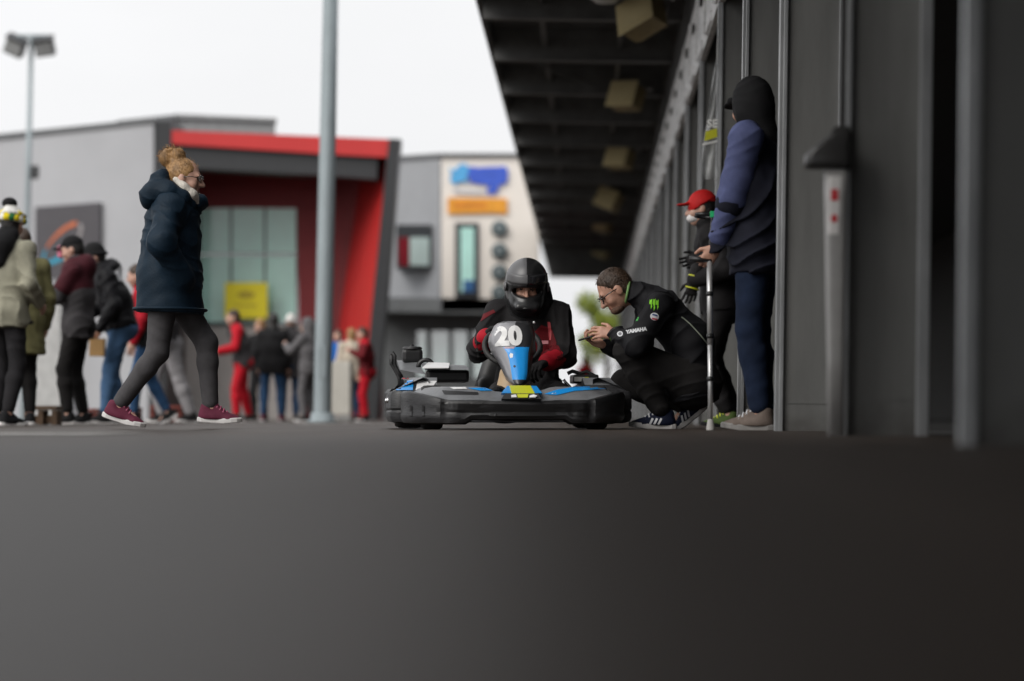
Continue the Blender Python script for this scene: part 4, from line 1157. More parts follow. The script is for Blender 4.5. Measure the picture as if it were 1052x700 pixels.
def crom(pts, n=5):
    o = []
    for i in range(len(pts) - 1):
        p0 = Vector(pts[max(i - 1, 0)]); p1 = Vector(pts[i]); p2 = Vector(pts[i + 1]); p3 = Vector(pts[min(i + 2, len(pts) - 1)])
        for k in range(n):
            t = k / n
            o.append(0.5 * ((2 * p1) + (p2 - p0) * t + (2 * p0 - 5 * p1 + 4 * p2 - p3) * t * t + (3 * p1 - p0 - 3 * p2 + p3) * t ** 3))
    o.append(Vector(pts[-1])); return o
def ring_loft(path, section, mi_fn=None, n=5, mod=None):
    """sweeps a cross-section (inset from outline, height) along a plan outline that keeps the outside on its right"""
    pts = crom([(x, y, 0) for x, y in path], n)
    b = MB(); rows = []
    for i, p in enumerate(pts):
        t = (pts[min(i + 1, len(pts) - 1)] - pts[max(i - 1, 0)]).normalized()
        inn = Vector((-t.y, t.x, 0))
        row = []
        for j, (ins, z) in enumerate(section):
            if mod: ins, z = mod(p, i / (len(pts) - 1), j, ins, z)
            row.append(tuple(p + inn * ins + Vector((0, 0, z))))
        rows.append(row)
    b.grid(rows, mif=mi_fn)
    # end caps
    for r_ in (rows[0], rows[-1]):
        b.add(r_, [tuple(range(len(r_)))])
    return b
def sharp(o, a=32):
    o.data.set_sharp_from_angle(angle=R(a)); return o
fsec = [(0.09, 0.030), (0.02, 0.040), (0.004, 0.062), (0.0, 0.085), (0.006, 0.10), (0.0, 0.115), (0.0, 0.148), (0.008, 0.164), (0.022, 0.170), (0.06, 0.20), (0.105, 0.238), (0.15, 0.246), (0.175, 0.232), (0.18, 0.14)]
fpath = [(-0.655, -0.50), (-0.645, -0.62), (-0.60, -0.76), (-0.50, -0.90), (-0.40, -0.955), (-0.2, -0.985), (0, -0.995), (0.2, -0.985), (0.40, -0.955), (0.50, -0.90), (0.60, -0.76), (0.645, -0.62), (0.655, -0.50)]
def fmod(p, f, j, ins, z):
    ax = abs(p.x)
    if 5 <= j <= 8:
        z += 0.052 * max(0, min(1, (ax - 0.40) / 0.22))
    if 8 <= j <= 12 and ax < 0.22:
        k = 1 - max(0, (ax - 0.12) / 0.10) if ax > 0.12 else 1
        z -= 0.03 * k * (j - 7) / 4
    if j <= 2 and ax < 0.30: z += 0.022
    if 2 <= j <= 7:
        if 0.40 < ax < 0.43: ins += 0.012           # moulded seam
        if ax < 0.34 and 3 <= j <= 5: ins += 0.010  # recessed panel of the front face
    return ins, z
b = ring_loft(fpath, fsec, lambda i, j: 1 if 8 <= j <= 11 else 0, 6, fmod)
fb = sharp(b.build('front_bumper', [M_BUMP, M_DECKP], kart))
def recess(pts, z0, m, name='slot'):
    b = MB(); rows = pts
    b.prism(rows, (0, 0, 0.004)); return b.build(name, m, fb)
def on_bumper(name, pts2, m, n=2, tg=None):
    return px_decal(name, pts2, m, tg or fb, KL, d1=0.3 if tg is None else 0.0)
on_bumper('slot', [(454, 401.5), (491, 403.5), (491.5, 406), (456.5, 405.5)], M_BLACKP)
on_bumper('slot', [(459, 415), (505, 420), (505, 424), (470, 423), (459, 420)], M_BLACKP)
for x in (421.5, 434): on_bumper('vent_notch', [(x, 416), (x + 2.2, 417), (x + 2.2, 428), (x, 428)], M_BLACKP)
on_bumper('sticker', [(559, 405.5), (572, 401), (590, 398.2), (620, 397.2), (622, 400), (590, 402.2), (572, 406.5)], M_KBLUE)
on_bumper('recess', [(508, 416), (566, 416.5), (572, 428), (502, 428)], M_BLACKP)
on_bumper('recess', [(450, 413.5), (498, 413), (492, 417), (462, 418)], M_BLACKP)
on_bumper('recess', [(580, 415), (606, 414), (604, 427), (584, 428)], M_BLACKP)
on_bumper('sticker', [(480, 399.2), (498, 399), (506, 401.8), (494, 402)], M_KBLUE)
on_bumper('sticker', [(462, 398.6), (478, 398.4), (480, 400), (466, 400.4)], M_KWHITE)
on_bumper('sticker', [(565, 405.2), (571, 403.6), (572, 405.6)], M_KWHITE)
# side pods
psec = [(0.06, 0.035), (0.012, 0.045), (0.0, 0.07), (0.0, 0.10), (0.008, 0.112), (0.0, 0.124), (0.0, 0.20), (0.012, 0.222), (0.03, 0.226), (0.10, 0.262), (0.20, 0.305), (0.23, 0.295), (0.235, 0.12)]
for q in (-1, 1):
    path = [(-0.44, -0.50), (-0.60, -0.49), (-0.69, -0.46), (-0.715, -0.38), (-0.72, 0.0), (-0.715, 0.38), (-0.68, 0.44)]
    path = [(x, y) for x, y in path][::-1] if q < 0 else [(-x, y) for x, y in path]
    b = ring_loft(path, psec, lambda i, j: 1 if 9 <= j <= 11 else 0, 5)
    pod = sharp(b.build('side_pod', [M_BUMP, M_DECKP], kart))
    b = MB()
    for y in (-0.25, 0.15): b.lathe([(0.016, 0), (0.016, 0.01), (0.008, 0.014), (0, 0.014)], 10, M=Matrix.Translation((q * 0.715, y, 0.17)) @ Matrix.Rotation(q * PI / 2, 4, 'Y'))
    b.build('bolt', M_CHROME, pod)
    if q < 0:
        on_bumper('sticker', [(396, 401.5), (402, 394), (409, 393), (406, 401.5)], M_KWHITE, 2, pod)
        on_bumper('sticker', [(407, 401.5), (411, 393), (425, 391), (424, 401.5)], M_KBLUE, 2, pod)
        on_bumper('sticker', [(427, 401.5), (429, 392), (449, 392), (442, 401.5)], M_KWHITE, 2, pod)
rsec = [(0.05, 0.05), (0.005, 0.07), (0.0, 0.12), (0.0, 0.22), (0.02, 0.245), (0.10, 0.25), (0.12, 0.23), (0.12, 0.08)]
rpath = [(0.70, 0.50), (0.72, 0.68), (0.66, 0.82), (0.45, 0.90), (0, 0.92), (-0.45, 0.90), (-0.66, 0.82), (-0.72, 0.68), (-0.70, 0.50)]
b = ring_loft(rpath, rsec, None, 5); sharp(b.build('rear_bumper', M_BUMP, kart))
# floor, frame tubes
b = MB(); b.box((-0.30, -0.86, 0.042), (0.30, 0.10, 0.05), bev=0.003); b.build('floor_tray', M_STEEL, kart)
b = MB()
for q in (-1, 1):
    b.tube([(q * 0.30, -0.80, 0.07), (q * 0.32, -0.35, 0.07), (q * 0.38, 0.1, 0.08), (q * 0.33, 0.72, 0.12)], 0.016, 10)
    b.tube([(q * 0.32, -0.6, 0.07), (q * 0.45, -0.62, 0.13)], 0.014, 8)
for y in (-0.8, -0.3, 0.12, 0.62): b.tube([(-0.36, y, 0.075), (0.36, y, 0.075)], 0.014, 8)
b.build('frame', M_STEEL, kart)
b = MB(); b.tube([(-0.52, 0.60, 0.135), (0.52, 0.60, 0.135)], 0.018, 12); b.build('rear_axle', M_CHROME, kart)
b = MB(); b.tube([(-0.47, -0.62, 0.125), (0.47, -0.62, 0.125)], 0.012, 10); b.build('front_axle', M_STEEL, kart)
# wheels
for x, y, r_, wd in ((-0.475, -0.62, 0.128, 0.13), (0.475, -0.62, 0.128, 0.13), (-0.56, 0.60, 0.138, 0.20), (0.56, 0.60, 0.138, 0.20)):
    Mw = Matrix.Translation((x, y, r_)) @ Matrix.Rotation(PI / 2, 4, 'Y')
    wt = thing('wheel', None, None); wt.parent = kart
    h = wd / 2
    b = MB(); b.lathe([(r_ * 0.52, -h * 0.8), (r_ * 0.7, -h), (r_ * 0.9, -h * 0.95), (r_ * 0.985, -h * 0.7), (r_, -h * 0.35), (r_, h * 0.35), (r_ * 0.985, h * 0.7), (r_ * 0.9, h * 0.95), (r_ * 0.7, h), (r_ * 0.52, h * 0.8)], 36, M=Mw); b.build('tyre', M_RUB, wt)
    b = MB(); b.lathe([(0, -h * 0.3), (r_ * 0.3, -h * 0.35), (r_ * 0.5, -h * 0.78), (r_ * 0.53, -h * 0.8), (r_ * 0.53, h * 0.8), (r_ * 0.5, h * 0.78), (r_ * 0.3, h * 0.35), (0, h * 0.3)], 24, M=Mw); b.build('rim', M_KGREY, wt)
# seat
F = Field()
F.cap((0, 0.12, 0.11), (0, 0.42, 0.14), 0.08, 0.09, 0.06, 0, (1, 0, 0), 2.0); F.cap((0, 0.42, 0.16), (0, 0.54, 0.50), 0.09, 0.04, 0.06, 0, (1, 0, 0), 2.2)
F.cap((0, 0.12, 0.20), (0, 0.38, 0.26), 0.085, 0.085, 0.03, 0, (1, 0, 0), 1.9)
F.ell((0, 0.16, 0.42), (0.185, 0.30, 0.30), None, 0.03, 0, True)
F.build('seat', mat('seat_black_fibreglass', (0.022, 0.022, 0.023), 0.5, var=0.1), kart, 0.013)
# steering wheel, its column and the numbered front panel
sw = A(KL(*Z(445, 330), -0.30))
b = MB(); Ms = Matrix.Translation(sw) @ Matrix.Rotation(R(52), 4, 'X')
b.tube([tuple(Ms @ Vector((0.165 * math.cos(a), 0.145 * math.sin(a) if math.sin(a) < 0.7 else 0.145 * 0.9 * math.sin(a), 0))) for a in [2 * PI * k / 28 for k in range(28)]], 0.0165, 12, closed=True)
swo = b.build('steering_wheel', mat('wheel_grip', (0.022, 0.022, 0.022), 0.6, bump=0.3), kart)
b = MB()
for k in range(3):
    a = PI / 2 + k * 2 * PI / 3; b.tube([tuple(Ms @ Vector((0, 0, -0.03))), tuple(Ms @ Vector((0.155 * math.cos(a), 0.13 * math.sin(a), 0)))], 0.011, 8)
b.build('spoke', M_STEEL, swo)
b = MB(); b.tube([tuple(sw + A([0, 0, -0.02])), (sw[0] * 0.5, -0.66, 0.08)], 0.012, 10); b.build('steering_column', M_STEEL, kart)
prow = [(258, 420, 432, 480, 490, 0.035), (264, 402, 418, 488, 499, 0.012), (272, 392, 412, 493, 504, 0), (285, 386, 407, 496, 507, -0.012), (300, 378, 400, 499, 510, -0.03), (318, 375, 402, 498, 510, -0.05), (333, 378, 418, 493, 508, -0.075),
        (350, 386, 430, 490, 506, -0.10), (370, 400, 436, 489, 502, -0.135), (390, 411, 440, 488, 499, -0.165), (410, 420, 443, 487, 497, -0.195), (428, 428, 446, 484, 493, -0.22), (438, 440, 452, 476, 485, -0.235), (443, 452, 457, 470, 476, -0.24)]
rows = []
for (y, xl, cl, cr_, xr, d) in prow:
    xs_ = [xl, xl + (cl - xl) * 0.5, cl, cl + (cr_ - cl) * 0.25, (cl + cr_) / 2, cl + (cr_ - cl) * 0.75, cr_, (cr_ + xr) / 2, xr]
    ds = [0.13, 0.045, 0.004, -0.006, -0.01, -0.006, 0.004, 0.05, 0.14]
    rows.append([tuple(KL(*Z(x, y), -0.50 + d + dd)) for x, dd in zip(xs_, ds)])
def pm(i, j):
    if j in (0, 1): return 0 if i > 0 else 2
    if j in (6, 7): return 2
    if i >= 6: return 1 if i < 11 else 2
    return 0 if j < 4 else 2
b = MB(); b.grid(rows, mif=pm)
pan = b.build('front_panel', [M_KGREY, M_KBLUE, mat('panel_black', (0.03, 0.03, 0.033), 0.35, coat=0.3)], kart)
md = pan.modifiers.new('th', 'SOLIDIFY'); md.thickness = 0.006; md.offset = 0
def on_panel(name, m2, px, py, m, sc=1.0, rot=0.0, off=0.005):
    o = A(KL(px, py, -1.1)); u = A([math.cos(R(rot)), 0, math.sin(R(rot))]); v = A([-math.sin(R(rot)), 0.0, math.cos(R(rot))])
    return decal(name, m2, pan, o, u, v, m, pan, off, 1.0)
on_panel('lettering', text_mesh('20', 0.148, 0.009, 0.0, 1.04), 529.8, 343, M_KWHITE, rot=2, off=0.010)
on_panel('sticker', poly_mesh([(-0.03, -0.004), (0.03, -0.004), (0.034, 0.005), (-0.02, 0.006)], 1), 529.5, 355, mat('sticker_pale_pink', (0.5, 0.36, 0.42), 0.4))
on_panel('emblem', poly_mesh([(-0.008, -0.014), (0.006, -0.01), (0.010, 0.010), (-0.004, 0.016), (-0.012, 0.004)], 0), 532, 363.5, M_KWHITE)
on_panel('bolt', poly_mesh(disc2d(0.007, 0.007, 12), 0), 534.5, 375, M_BLACKP)
# fuel tank, nose piece
F = Field(); c = A(KL(527.5, 392, -0.42))
F.cap(c + A([0, 0.0, -0.05]), c + A([0, 0.0, 0.03]), 0.105, 0.085, 0.03, 0, (0, 1, 0), 0.8)
F.cap(c + A([0.0, 0.02, 0.05]), c + A([0.0, 0.02, 0.09]), 0.05, 0.04, 0.03)
F.build('fuel_tank', mat('tank_beige', (0.48, 0.34, 0.20), 0.45, var=0.12), kart, 0.008)
def nose(pts, m, name, par, thick=(0, 0.02, -0.01)):
    b = MB(); b.prism([tuple(KL(x, y, d)) for x, y, d in pts], thick); return b.build(name, m, par)
np_ = nose([(515, 404, -0.97), (557, 404, -0.97), (551, 396.5, -0.86), (521, 396.5, -0.86)], M_KBLUE, 'nose_fairing', kart)
nose([(525.5, 404.3, -0.976), (549.5, 404.3, -0.976), (545, 396.2, -0.866), (523.5, 396.2, -0.866)], M_KYEL, 'yellow_stripe', np_)
nose([(519, 404.3, -0.99), (553, 404.3, -0.99), (556, 410, -1.005), (515, 410, -1.005)], M_BLACKP, 'nose_lip', np_)
nose([(531, 405, -1.0), (543, 405, -1.0), (542, 408.6, -1.01), (532, 408.6, -1.01)], M_KYEL, 'sticker', np_, (0, 0.004, 0))
nose([(525, 406, -1.0), (530, 405.3, -1.0), (531, 408.2, -1.01), (525.5, 408.4, -1.01)], M_KWHITE, 'sticker', np_, (0, 0.004, 0))
nose([(544, 406.5, -1.0), (548, 405.3, -1.0), (552, 406.6, -1.01), (550, 408.5, -1.01), (544, 408.5, -1.01)], M_KWHITE, 'sticker', np_, (0, 0.004, 0))
# engine group at the driver's right, behind the pod
def kc(px, py, d): return A(KL(px, py, d))
b = MB(); b.box(tuple(kc(413.5, 372.5, 0.49)), tuple(kc(433.5, 359.2, 0.66)), bev=0.022); ab = b.build('air_box', M_BLACKP, kart)
b = MB(); q = kc(423.5, 359, 0.55); b.lathe([(0.062, 0.0), (0.062, 0.010), (0.05, 0.016), (0.012, 0.018), (0.010, 0.03), (0, 0.03)], 20, M=Matrix.Translation(q)); b.build('lid', M_BUMP, ab)
b = MB()
b.prism([tuple(kc(x, y, d)) for x, y, d in ((408, 371.5, 0.55), (432, 372.5, 0.50), (434, 381, 0.35), (437, 385, 0.30), (411, 380, 0.35))], (0, 0.10, 0.01)); 
b.prism([tuple(kc(x, y, d)) for x, y, d in ((432, 374, 0.42), (480, 377, 0.40), (482, 380, 0.30), (437, 380.5, 0.28))], (0, 0.2, 0.012))
cw = b.build('engine_cowl', M_DECKP, kart)
b = MB(); b.box(tuple(kc(438, 393, 0.34)), tuple(kc(480, 380.8, 0.6)), bev=0.02); b.build('engine_block', M_BLACKP, kart)
b = MB(); b.prism([tuple(kc(x, y, d)) for x, y, d in ((434, 378.6, 0.26), (461, 378.4, 0.26), (462, 374, 0.40), (440, 373.2, 0.40))], (0, 0.002, 0.006)); b.build('sticker', M_KWHITE, cw)
b = MB(); b.tube([tuple(kc(429.5 + 8 * (1 - math.cos(a)), 378 - 8 * math.sin(a), 0.42)) for a in [PI * k / 10 for k in range(11)]], 0.014, 8); b.build('intake_pipe', M_BLACKP, kart)
b = MB(); b.tube([tuple(kc(x, y, 0.6)) for x, y in ((411, 398), (410, 388), (406, 380), (402, 374), (402, 365), (403.5, 362.5), (405.5, 366), (405.5, 375), (409, 382), (413, 388))], 0.012, 10); b.build('roll_hoop', M_BUMP, kart)
b = MB()
for k in range(4): b.tube([tuple(kc(415 + k * 4.4 + 1.6 * math.sin(a * 2), 390.5 + 1.4 * math.cos(a * 2), 0.45 + a * 0.02)) for a in [k2 * 0.6 for k2 in range(10)]], 0.006, 6)
b.build('red_spring', mat('spring_red', (0.5, 0.02, 0.04), 0.4), kart)
# battery box, pipes and cables at the driver's left
b = MB(); b.box(tuple(kc(589, 394, 0.1)), tuple(kc(611, 385.5, 0.35)), bev=0.012); bbx = b.build('battery_box', M_BLACKP, kart)
b = MB(); b.box(tuple(kc(590, 392, 0.085)), tuple(kc(600.5, 387.5, 0.098))); b.build('sticker', mat('sticker_grey', (0.5, 0.5, 0.48), 0.4), bbx)
b = MB(); b.box(tuple(kc(601, 392, 0.085)), tuple(kc(604.5, 387.5, 0.098))); b.build('sticker', M_KYEL, bbx)
b = MB(); b.tube([tuple(kc(x, y, 0.05)) for x, y in ((579, 390), (581, 393), (585, 397), (587, 400))], 0.009, 8); b.tube([tuple(kc(x, y, 0.2)) for x, y in ((605, 386), (610, 390), (616, 397))], 0.012, 8); b.build('cable', M_CHROME, kart)
b = MB(); b.tube([tuple(kc(x, y, 0.15)) for x, y in ((583, 384), (588, 381.5), (596, 384), (603, 382), (610, 386), (617, 393), (622, 399))], 0.012, 8); b.build('cable', M_BLACKP, kart)
b = MB(); b.box(tuple(kc(597, 401, 0.0)), tuple(kc(620, 394.2, 0.3)), bev=0.01); b.build('exhaust_box', M_BUMP, kart)
# ------------------------------------------------------------------ skin, hair, cloth
M_SKIN = mat('skin', (0.50, 0.27, 0.19), 0.5, var=0.10, vs=14, bump=0.1, bs=220)
M_SKIN2 = mat('skin_pale', (0.56, 0.33, 0.25), 0.5, var=0.08, vs=14)
M_EYE = mat('eye_dark', (0.03, 0.022, 0.018), 0.2)
M_LIP = mat('lips', (0.42, 0.16, 0.13), 0.5)
M_HBR = mat('hair_brown', (0.050, 0.028, 0.016), 0.5, var=0.4, vs=40, bump=0.6, bs=160, stretch=(1, 1, 0.3))
M_HBL = mat('hair_blonde', (0.34, 0.19, 0.075), 0.5, var=0.5, vs=26, bump=0.6, bs=140, stretch=(1, 1, 0.4))
M_HBK = mat('hair_black', (0.012, 0.010, 0.009), 0.45, var=0.3, vs=30, bump=0.5)
M_BLK = None
C_BLACK = cloth('cloth_black', (0.012, 0.012, 0.013), 0.8)
C_BLACK2 = cloth('cloth_black_technical', (0.010, 0.010, 0.012), 0.55, bump=0.2)
C_BLACKJ = cloth('cloth_black_trousers', (0.014, 0.013, 0.013), 0.9)

# ------------------------------------------------------------------ walking woman
W = person('woman with blonde bun in a long navy parka and grey leggings walking to the right', 172, 14.6, 0)
WL = Local(W)
C_NAVY = cloth('parka_navy', (0.007, 0.019, 0.034), 0.6, var=0.25, vs=5, bump=0.25, bs=90)
C_LEG = cloth('leggings_grey', (0.075, 0.072, 0.076), 0.85, var=0.12, vs=18)
def at(px, py, x, L=WL):
    q = L(px, py); return A([x, q[1], q[2]])
sW = 1.66 / 1.75
al = at(214, 419.5, -0.08); ar = at(124, 417.5, 0.09)
J = Pose(1.66, pel=tuple(at(172, 294, 0.0)), lean=(0, 5), tw=4, head=(0, 4), neckf=0.03,
         lh=tuple(at(190, 283, -0.18)), rh=tuple(at(192, 285, 0.195)), lel=(-1, -0.35, 0), rel=(0.9, -0.42, 0),
         lhn=((0.85, -0.1, -0.5), A([0.9, 0, 0.3])), rhn=((-0.85, -0.1, -0.5), A([-0.9, 0, 0.3])),
         lf=(al[0], al[1], al[2], -3, 2), rf=(ar[0], ar[1], ar[2], -4, 16), lkn=(-0.05, 1, 0.05), rkn=(0.05, 1, 0.1), sw=0.165)
J.hc = at(190, 183.5, 0.0); J.s *= 1.06
body(J, W, M_SKIN2, M_EYE, 0.006, 0.95, True, M_HBR, M_LIP, female=True)
trousers(J, W, C_LEG, 0.006, 1.0, 0.035, 3, 0.0035, 'leggings', calf=0.92)
# parka: a wide straight coat, hands in its pockets
F = Field()
T = [at(174.5, 322, 0), at(174, 285, 0), at(176, 250, 0), at(177.5, 222, 0), at(178, 207, 0)]
F.chain([T[0], T[1], T[2], T[3], T[4]], [0.205, 0.19, 0.170, 0.155, 0.10], 0.05, 0, (1, 0, 0), 1.12)
F.cap(J.sl, J.sr, 0.085, 0.085, 0.06)
F.cap(at(181, 206, 0), at(190, 196, 0), 0.11, 0.08, 0.04)
F.cut(T[0], A([0, -0.02, -1]))
for sh, e, w_ in ((J.sl, J.el, J.wl), (J.sr, J.er, J.wr)):
    F.cap(sh, e, 0.084, 0.078, 0.05); F.cap(e, w_ + unit(w_ - e) * 0.02, 0.078, 0.064, 0.06)
F.cap(at(207, 211, -0.03), at(207, 205, 0.03), 0.03, 0.03, 0.03)
F.cap(at(201, 210, -0.05), at(208, 207, 0.0), 0.045, 0.03, 0.04)
coat = F.build('parka', C_NAVY, W, 0.0065, 0.014, 15.0, 1, 1, fdir=(0.2, 0.5, 1))
F = Field()
F.cap(at(163, 197, -0.05), at(163, 197, 0.05), 0.082, 0.082, 0.05); F.cap(at(157, 205, -0.08), at(157, 205, 0.08), 0.068, 0.068, 0.05)
F.cap(at(168, 183, -0.05), at(168, 183, 0.05), 0.055, 0.055, 0.05)
for q in (-1, 1):
    F.chain([at(160, 200, q * 0.11), at(176, 199, q * 0.118), at(190, 205, q * 0.10), at(198, 211, q * 0.06)], [0.062, 0.056, 0.045, 0.035], 0.04)
F.build('hood', C_NAVY, coat, 0.007, 0.012, 17, 3, 1)
b = MB(); b.tube([tuple(T[0] + A([0.245 * math.cos(a), 0.219 * math.sin(a), 0.022])) for a in [2 * PI * k / 30 for k in range(30)]], 0.009, 6, closed=True); b.build('hem_seam', C_NAVY, coat)
F = Field()
for q in (-1, 1): F.chain([at(183, 186, q * 0.07), at(191, 194, q * 0.085), at(199, 201, q * 0.07), at(204, 207, q * 0.02)], [0.022, 0.026, 0.028, 0.028], 0.03)
F.build('scarf', cloth('fleece_cream', (0.62, 0.58, 0.52), 0.95, bs=60, bump=0.6), W, 0.006, 0.004, 40)
HR = J.HR(); F = Field()
F.ell(J.H2(0, -0.020, 0.022), (0.084, 0.104, 0.102), HR, 0.01)
F.ell(J.H2(0, 0.085, -0.04), (0.095, 0.075, 0.10), HR, 0.02, 0, True)
F.ell(J.H2(0, 0.03, -0.14), (0.13, 0.08, 0.09), HR, 0.02, 0, True)
F.ell(at(182.5, 159.5, 0), (0.048, 0.050, 0.042), None, 0.02); F.ell(at(170.5, 163, 0.01), (0.040, 0.040, 0.050), None, 0.02)
for k in range(9):
    a = k * 0.7; F.cap(at(176 + 7 * math.cos(a), 161 + 5 * math.sin(a), 0.02 * math.sin(a * 2)), at(176 + 8 * math.cos(a + 0.6), 160 + 6 * math.sin(a + 0.6), 0.03), 0.018, 0.013, 0.012)
hr = F.build('hair', M_HBL, W, 0.006, 0.006, 42, 1, 1, (0.1, 1, 0.5))
strands(hr, M_HBL, 1100, 0.028, 0.0008, 0.12, (0, -0.8, 0.6))
b = MB(); rr_ = random.Random(2)
for k in range(44):
    a = rr_.uniform(-0.3, 3.4); c0 = at(176 + 6 * math.cos(a), 162 - 5 * math.sin(a), rr_.uniform(-0.03, 0.03)); o_ = at(176 + 13 * math.cos(a) + rr_.uniform(-2, 2), 161 - 12 * math.sin(a) + rr_.uniform(-2, 3), rr_.uniform(-0.06, 0.06)); m_ = (c0 + o_) / 2 + A([rr_.uniform(-.01, .01), rr_.uniform(-.02, .02), rr_.uniform(0, .02)])
    b.tube([tuple(c0), tuple(m_), tuple(o_)], 0.0016, 4)
b.build('loose_strands', M_HBL, hr)
M_GLS = mat('lens_dark', (0.02, 0.018, 0.016), 0.1, coat=1)
def glasses(J, root, m, r=0.023, solid=True, wire=0.0024, mf=None):
    b = MB(); s = J.s
    for q in (-1, 1):
        c = (q * 0.033, 0.108, 0.0)
        ring = [tuple(J.H2(c[0] + r * 1.12 * math.cos(a), c[1] - 0.012 * abs(math.cos(a)), c[2] + r * 0.85 * math.sin(a))) for a in [2 * PI * k / 16 for k in range(16)]]
        b.tube(ring, wire, 6, closed=True)
        b.tube([tuple(J.H2(q * 0.058, 0.098, 0.006)), tuple(J.H2(q * 0.083, 0.05, 0.008)), tuple(J.H2(q * 0.086, -0.005, 0.0))], wire, 6)
    b.tube([tuple(J.H2(-0.009, 0.112, 0.004)), tuple(J.H2(0.009, 0.112, 0.004))], wire, 6)
    o = b.build('glasses', mf or m, root)
    if solid:
        b = MB()
        for q in (-1, 1):
            ring = [tuple(J.H2(q * 0.033 + r * 1.08 * math.cos(a), 0.107 - 0.012 * abs(math.cos(a)), r * 0.82 * math.sin(a))) for a in [2 * PI * k / 16 for k in range(16)]]
            b.add(ring, [tuple(range(16))])
        b.build('lenses', m, o)
    return o
glasses(J, W, M_GLS, 0.026)
M_SHW = cloth('trainer_burgundy', (0.13, 0.025, 0.05), 0.7, bs=200); M_SOLE = mat('sole_white', (0.66, 0.64, 0.63), 0.6, var=0.1)
M_SHW2 = cloth('trainer_plum', (0.10, 0.022, 0.03), 0.7, bs=200)
shoes(J, W, M_SHW, M_SOLE, 0.006, laces=mat('laces_pink', (0.45, 0.12, 0.2), 0.8))

# ------------------------------------------------------------------ kart driver
D = thing('person', 'kart driver in black suit with red trim and a two tone full face helmet', 'person', G(541, 14.82), (0, 0, R(180 + 3)))
DL = Local(D)
def kd(px, py, dY=0.0): return DL(px, py, dY)
J = Pose(1.78, pel=(0, 0.0, 0.22), lean=(-12, 2), head=(0, 14), neckf=0.02,
         lh=tuple(kd(563, 372, -0.30)), rh=tuple(kd(499.5, 347, -0.34)), lel=(-0.55, -0.3, -0.9), rel=(0.5, -0.2, -1),
         lf=(-0.22, 1.0, 0.16, 0, -35), rf=(0.22, 1.0, 0.16, 0, -35), lkn=(-0.4, 0, 1), rkn=(0.4, 0, 1), sw=0.182)
J.hc = kd(541, 296, -0.02)
C_SUIT = cloth('race_suit_black', (0.014, 0.013, 0.014), 0.75); C_SRED = cloth('race_suit_red', (0.42, 0.012, 0.025), 0.7)
C_SRED2 = cloth('race_suit_dark_red', (0.12, 0.008, 0.012), 0.7)
C_MG0 = cloth('suit_grey_piping', (0.05, 0.05, 0.05), 0.8)
GLOVE = cloth('glove_black', (0.02, 0.019, 0.02), 0.7)
body(J, D, M_SKIN, M_EYE, 0.007, 1.0, False, M_HBR, M_LIP)
trousers(J, D, C_SUIT, 0.009, 1.1, 0.05, 5, 0.008, 'suit_legs')
jk = jacket(J, D, [C_SUIT, C_SRED2, C_SRED], 0.007, 1.10, 0.05, 6, 0.010, 0.0, name='suit_jacket', sleeve=1.08, mi_sh=0)
F = Field()
F.cap(J.neck - J.u2 * 0.06, J.neck + J.u2 * 0.03, 0.145, 0.138, 0.04, 0, (1, 0, 0), 1.05); F.cap(J.neck + J.u2 * 0.03, J.neck + J.u2 * 0.13, 0.138, 0.115, 0.04)
F.build('neck_collar', C_BLACK, D, 0.009, 0.008, 12, 2)
def seglet(name, pts, r0, r1, m, par, vox=0.008, fold=0.005):
    F = Field(); F.chain(pts, list(np.linspace(r0, r1, len(pts))), 0.015); return F.build(name, m, par, vox, fold, 18, 4)
for sgn, e, w_ in ((1, J.er, J.wr), (-1, J.el, J.wl)):
    d = unit(w_ - e)
    F = Field(); F.cap(w_ - d * 0.15, w_ + d * 0.01, 0.066, 0.056, 0.02)
    F.build('cuff', C_SRED, D, 0.007, 0.005, 20, 3)
    F = Field(); hand(F, w_, unit(d * 0.5 + (A([0.5, 0.3, -0.2]) if sgn < 0 else A([-0.5, 0.15, 0.45]))), A([-sgn * 0.55, 0.6, -0.4]), sgn, 1.22, (35, 50, 40)); F.build('glove', GLOVE, D, 0.005)
def suit(name, pts, m, off=0.004): return px_decal(name, pts, m, jk, DL, 2, -0.9, 0.4, off)
suit('chest_flash', [(549, 341), (556, 334), (567, 338), (572, 352), (570, 366), (560, 370), (551, 366)], C_SRED2)
suit('chest_stripe', [(562, 331), (565, 331), (567, 342), (566, 350), (564, 350), (563, 342)], mat('suit_pale_red', (0.45, 0.06, 0.07), 0.6), 0.007)
suit('badge', [(555, 350.5), (563, 350.5), (563, 354), (555, 354)], mat('badge_pink', (0.6, 0.25, 0.28), 0.5), 0.007)
suit('shoulder_stripe', [(497, 323), (507, 318.5), (509, 321), (501, 326), (494, 331), (492, 329)], C_SRED2)
suit('arm_stripe', [(568, 352), (574, 356), (580, 372), (577, 378), (571, 366)], C_SRED2)
suit('piping', [(488, 350), (490, 350), (493, 366), (491, 368)], C_MG0)
b = MB(); b.tube([tuple(kd(548.5, 331, -0.20)), tuple(kd(548.7, 332, -0.21))], 0.007, 8); b.build('popper', M_KWHITE, jk)
